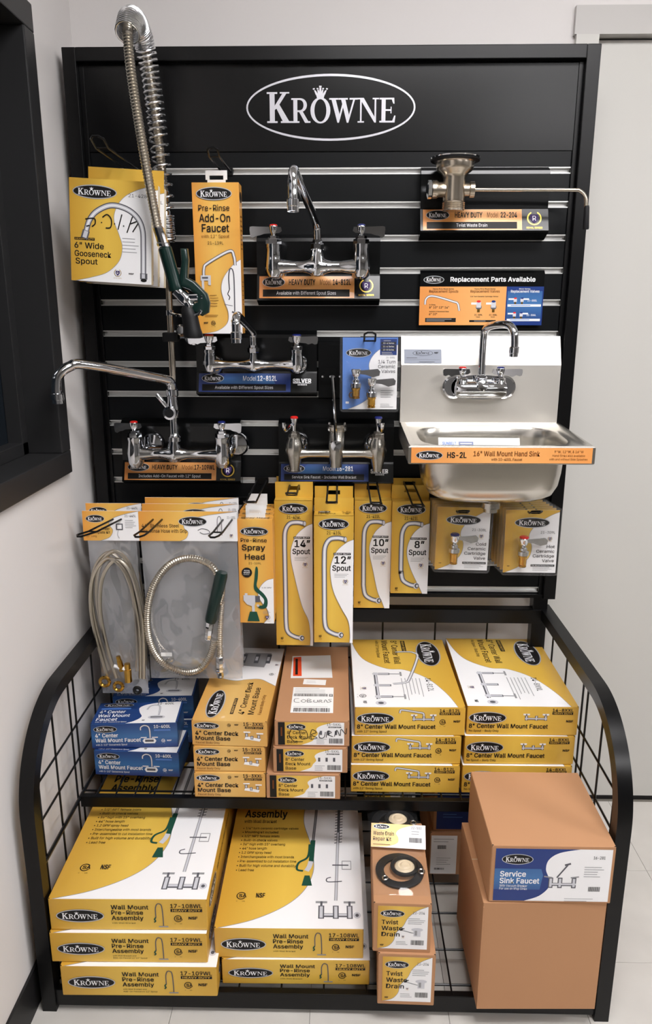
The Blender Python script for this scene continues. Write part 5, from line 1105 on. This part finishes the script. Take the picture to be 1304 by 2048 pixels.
def hosebag_wide(label, loc, group):
    t = thing('hose_bag', label, 'hose bag', loc, group=group)       # local: x from middle, z above bag bottom
    MB().prism([(-.0045, 0), (-.0008, .074), (.0008, .074), (.0045, 0)], .240, 'x', -.120).build('header_card', 'white_print', t)
    nrm = Vector((0, .0037, .074))
    A = Art((-.120, -.0045, 0), (1,0,0), nrm, .240, .0741)
    sw = cr([(.42, 0), (.48, .10), (.50, .30), (.46, .45), (.48, .62), (.62, .82), (.85, .94), (1, 1)], 6); A.poly([(0, 0)]+sw+[(0, 1)], 'amber_print', 0); A.line(sw, .001, 'grey_ink', 1)
    A.logo(.55, .66, .29, .34); A.t('44" Stainless Steel', .03, .46, .38, .11, 'ink', .006); A.t('Pre-Rinse Hose with Grip', .03, .28, .46, .12, 'ink', .006); A.t('21-133L', .90, .76, .085, .08, 'ink', 0)
    A.line(cr([(.60, .36), (.64, .42), (.70, .38), (.72, .28), (.66, .24), (.62, .30)], 4), .0016, 'pipe_dark', 2); A.line(cr([(.80, .28), (.80, .72), (.82, .84), (.84, .72), (.845, .2)], 4), .0014, 'pipe_dark', 2); A.crest(.94, .20, .018); A.done('card_print', t)
    C = lambda x, z: (x+.340, z-.953)
    loop = [(-.268, .795), (-.262, .84), (-.285, .892), (-.335, .912), (-.385, .897), (-.425, .848), (-.447, .775), (-.448, .700), (-.425, .640), (-.375, .608), (-.330, .612), (-.298, .650), (-.283, .700)]
    P = cr([(C(x, z)[0], -.016+.004*math.sin(i*.8), C(x, z)[1]) for i, (x, z) in enumerate(loop)], 10); Q, R = ribbed(P, .0096, .0056, .14); MB().tube(Q, R, 10).build('hose', 'hose_steel', t)
    def seg(a, b, r, nm, m, y=-.018, n=14, ribs=False):
        a = (C(*a)[0], y, C(*a)[1]); b = (C(*b)[0], y, C(*b)[1]); a, b = Vector(a), Vector(b)
        MB().tube([a, a+(b-a)*.06, a+(b-a)*.5, a+(b-a)*.94, b], [r*.85, r, r, r, r*.85], n).build(nm, m, t)
    seg((-.292, .747), (-.258, .878), .0155, 'grip', 'green_rubber'); seg((-.300, .700), (-.293, .748), .0105, 'coupling', 'chrome', n=8)
    P = cr([(C(-.262, .80)[0], -.010, C(-.262, .80)[1]), (C(-.270, .72)[0], -.012, C(-.270, .72)[1]), (C(-.272, .64)[0], -.014, C(-.272, .64)[1])], 10); Q, R = ribbed(P, .0078, .0052, .14); MB().tube(Q, R, 10).build('hose', 'hose_steel', t)
    seg((-.272, .652), (-.273, .610), .0112, 'coupling', 'chrome', -.014, 8); seg((-.273, .612), (-.273, .592), .0085, 'swivel_nut', 'chrome', -.014, 6)
    bag(t, -.118, .118, .004, -.370, .022, 3, .004)
    return t
def addspare(t):
    # small inner bag with washer and white sticker
    C = lambda x, z: (x+.340, z-.953)
    a = C(-.425, .672); MB().box((a[0], -.016, a[1]-.045), (a[0]+.05, -.0155, a[1])).build('inner_bag', 'blister', t); MB().box((a[0]+.004, -.0175, a[1]-.020), (a[0]+.032, -.0170, a[1]-.010)).build('sticker', 'paper', t)
    torus(.007, .003, (a[0]+.026, -.017, a[1]-.030), 14, 6).build('washer', 'satin_chrome', t)
hb = hosebag_wide('front wide clear bag with ribbed pre-rinse hose and green grip', (-.340, -.205, .953), 'bagged pre-rinse hoses'); addspare(hb)
dup(hb, (-.345, -.150, .958), label='second wide bag of ribbed pre-rinse hose behind the front one')
dup(hb, (-.350, -.100, .962), label='rearmost wide bag of ribbed pre-rinse hose nearest the slatwall')
def hosebag_narrow(label, loc, group):
    t = thing('hose_bag', label, 'hose bag', loc, group=group)
    MB().prism([(-.0045, 0), (-.0008, .074), (.0008, .074), (.0045, 0)], .140, 'x', -.070).build('header_card', 'white_print', t)
    A = Art((-.070, -.0045, 0), (1,0,0), Vector((0, .0037, .074)), .140, .0741)
    sw = cr([(.30, 0), (.46, .12), (.52, .35), (.46, .55), (.52, .74), (.75, .90), (1, 1)], 6); A.poly([(0, 0)]+sw+[(0, 1)], 'amber_print', 0); A.line(sw, .001, 'grey_ink', 1)
    A.logo(.22, .74, .33, .26); A.t('Water', .32, .36, .15, .09, 'ink', .004); A.t('Complete Kit', .14, .24, .33, .09, 'ink', .004); A.t('30" Long', .05, .12, .18, .07, 'brown_ink', 0); A.t('21-445L', .74, .80, .20, .08, 'ink', 0); A.lines(.74, .68, .20, .06, 5, .001)
    A.rect(.58, .36, .70, .58, 'pipe_dark', 2); A.rect(.60, .40, .68, .54, 'white_print', 3); A.line(cr([(.62, .36), (.60, .2), (.63, .08)], 4), .0012, 'grey_ink', 2); A.done('card_print', t)
    C = lambda x, z: (x+.527, z-.953)
    for k, (dx, dz, sq, y) in enumerate(((0, 0, 1, -.018), (.012, .016, .94, -.012), (-.004, .010, .90, -.008), (.018, -.004, .86, -.022))):
        loop = [(-.560, .590), (-.583, .700), (-.590, .790), (-.575, .870), (-.535, .912), (-.498, .880), (-.478, .800), (-.472, .700), (-.478, .590)]
        P = cr([(C(x, z)[0]*sq+dx, y+.003*math.sin(i+k), C(x, z)[1]*(.98 if k else 1)+dz) for i, (x, z) in enumerate(loop)], 9); MB().tube(P, .0048, 8).build('braided_hose', 'hose_steel', t)
    for a, b, r, m in (((-.506, .635), (-.506, .585), .0095, 'brass'), ((-.528, .655), (-.520, .615), .007, 'brass'), ((-.540, .628), (-.505, .618), .006, 'white_plastic')):
        A_, B_ = Vector((C(*a)[0], -.026, C(*a)[1])), Vector((C(*b)[0], -.026, C(*b)[1])); MB().tube([A_, A_+(B_-A_)*.3, A_+(B_-A_)*.32, B_], [r*.8, r*.8, r, r], 8).build('fitting', m, t)
    for x, z, R in ((-.532, .572, .011), (-.566, .585, .012), (-.484, .562, .008)):
        P = [(C(x, z)[0]+R*math.cos(a), -.028, C(x, z)[1]+R*math.sin(a)) for a in [2*PI*i/14 for i in range(15)]]
        MB().tube(P, .0045, 7, caps=False).build('washer_nut', 'brass' if R > .009 else 'black_rubber', t)
    bag(t, -.062, .058, .004, -.415, .026, 5, .006)
    return t
nb = hosebag_narrow('front narrow clear bag with braided hoses and brass fittings by the wall', (-.527, -.205, .953), 'bagged braided hose kits')
dup(nb, (-.540, -.140, .956), label='rear narrow bag of braided hoses behind the front one')
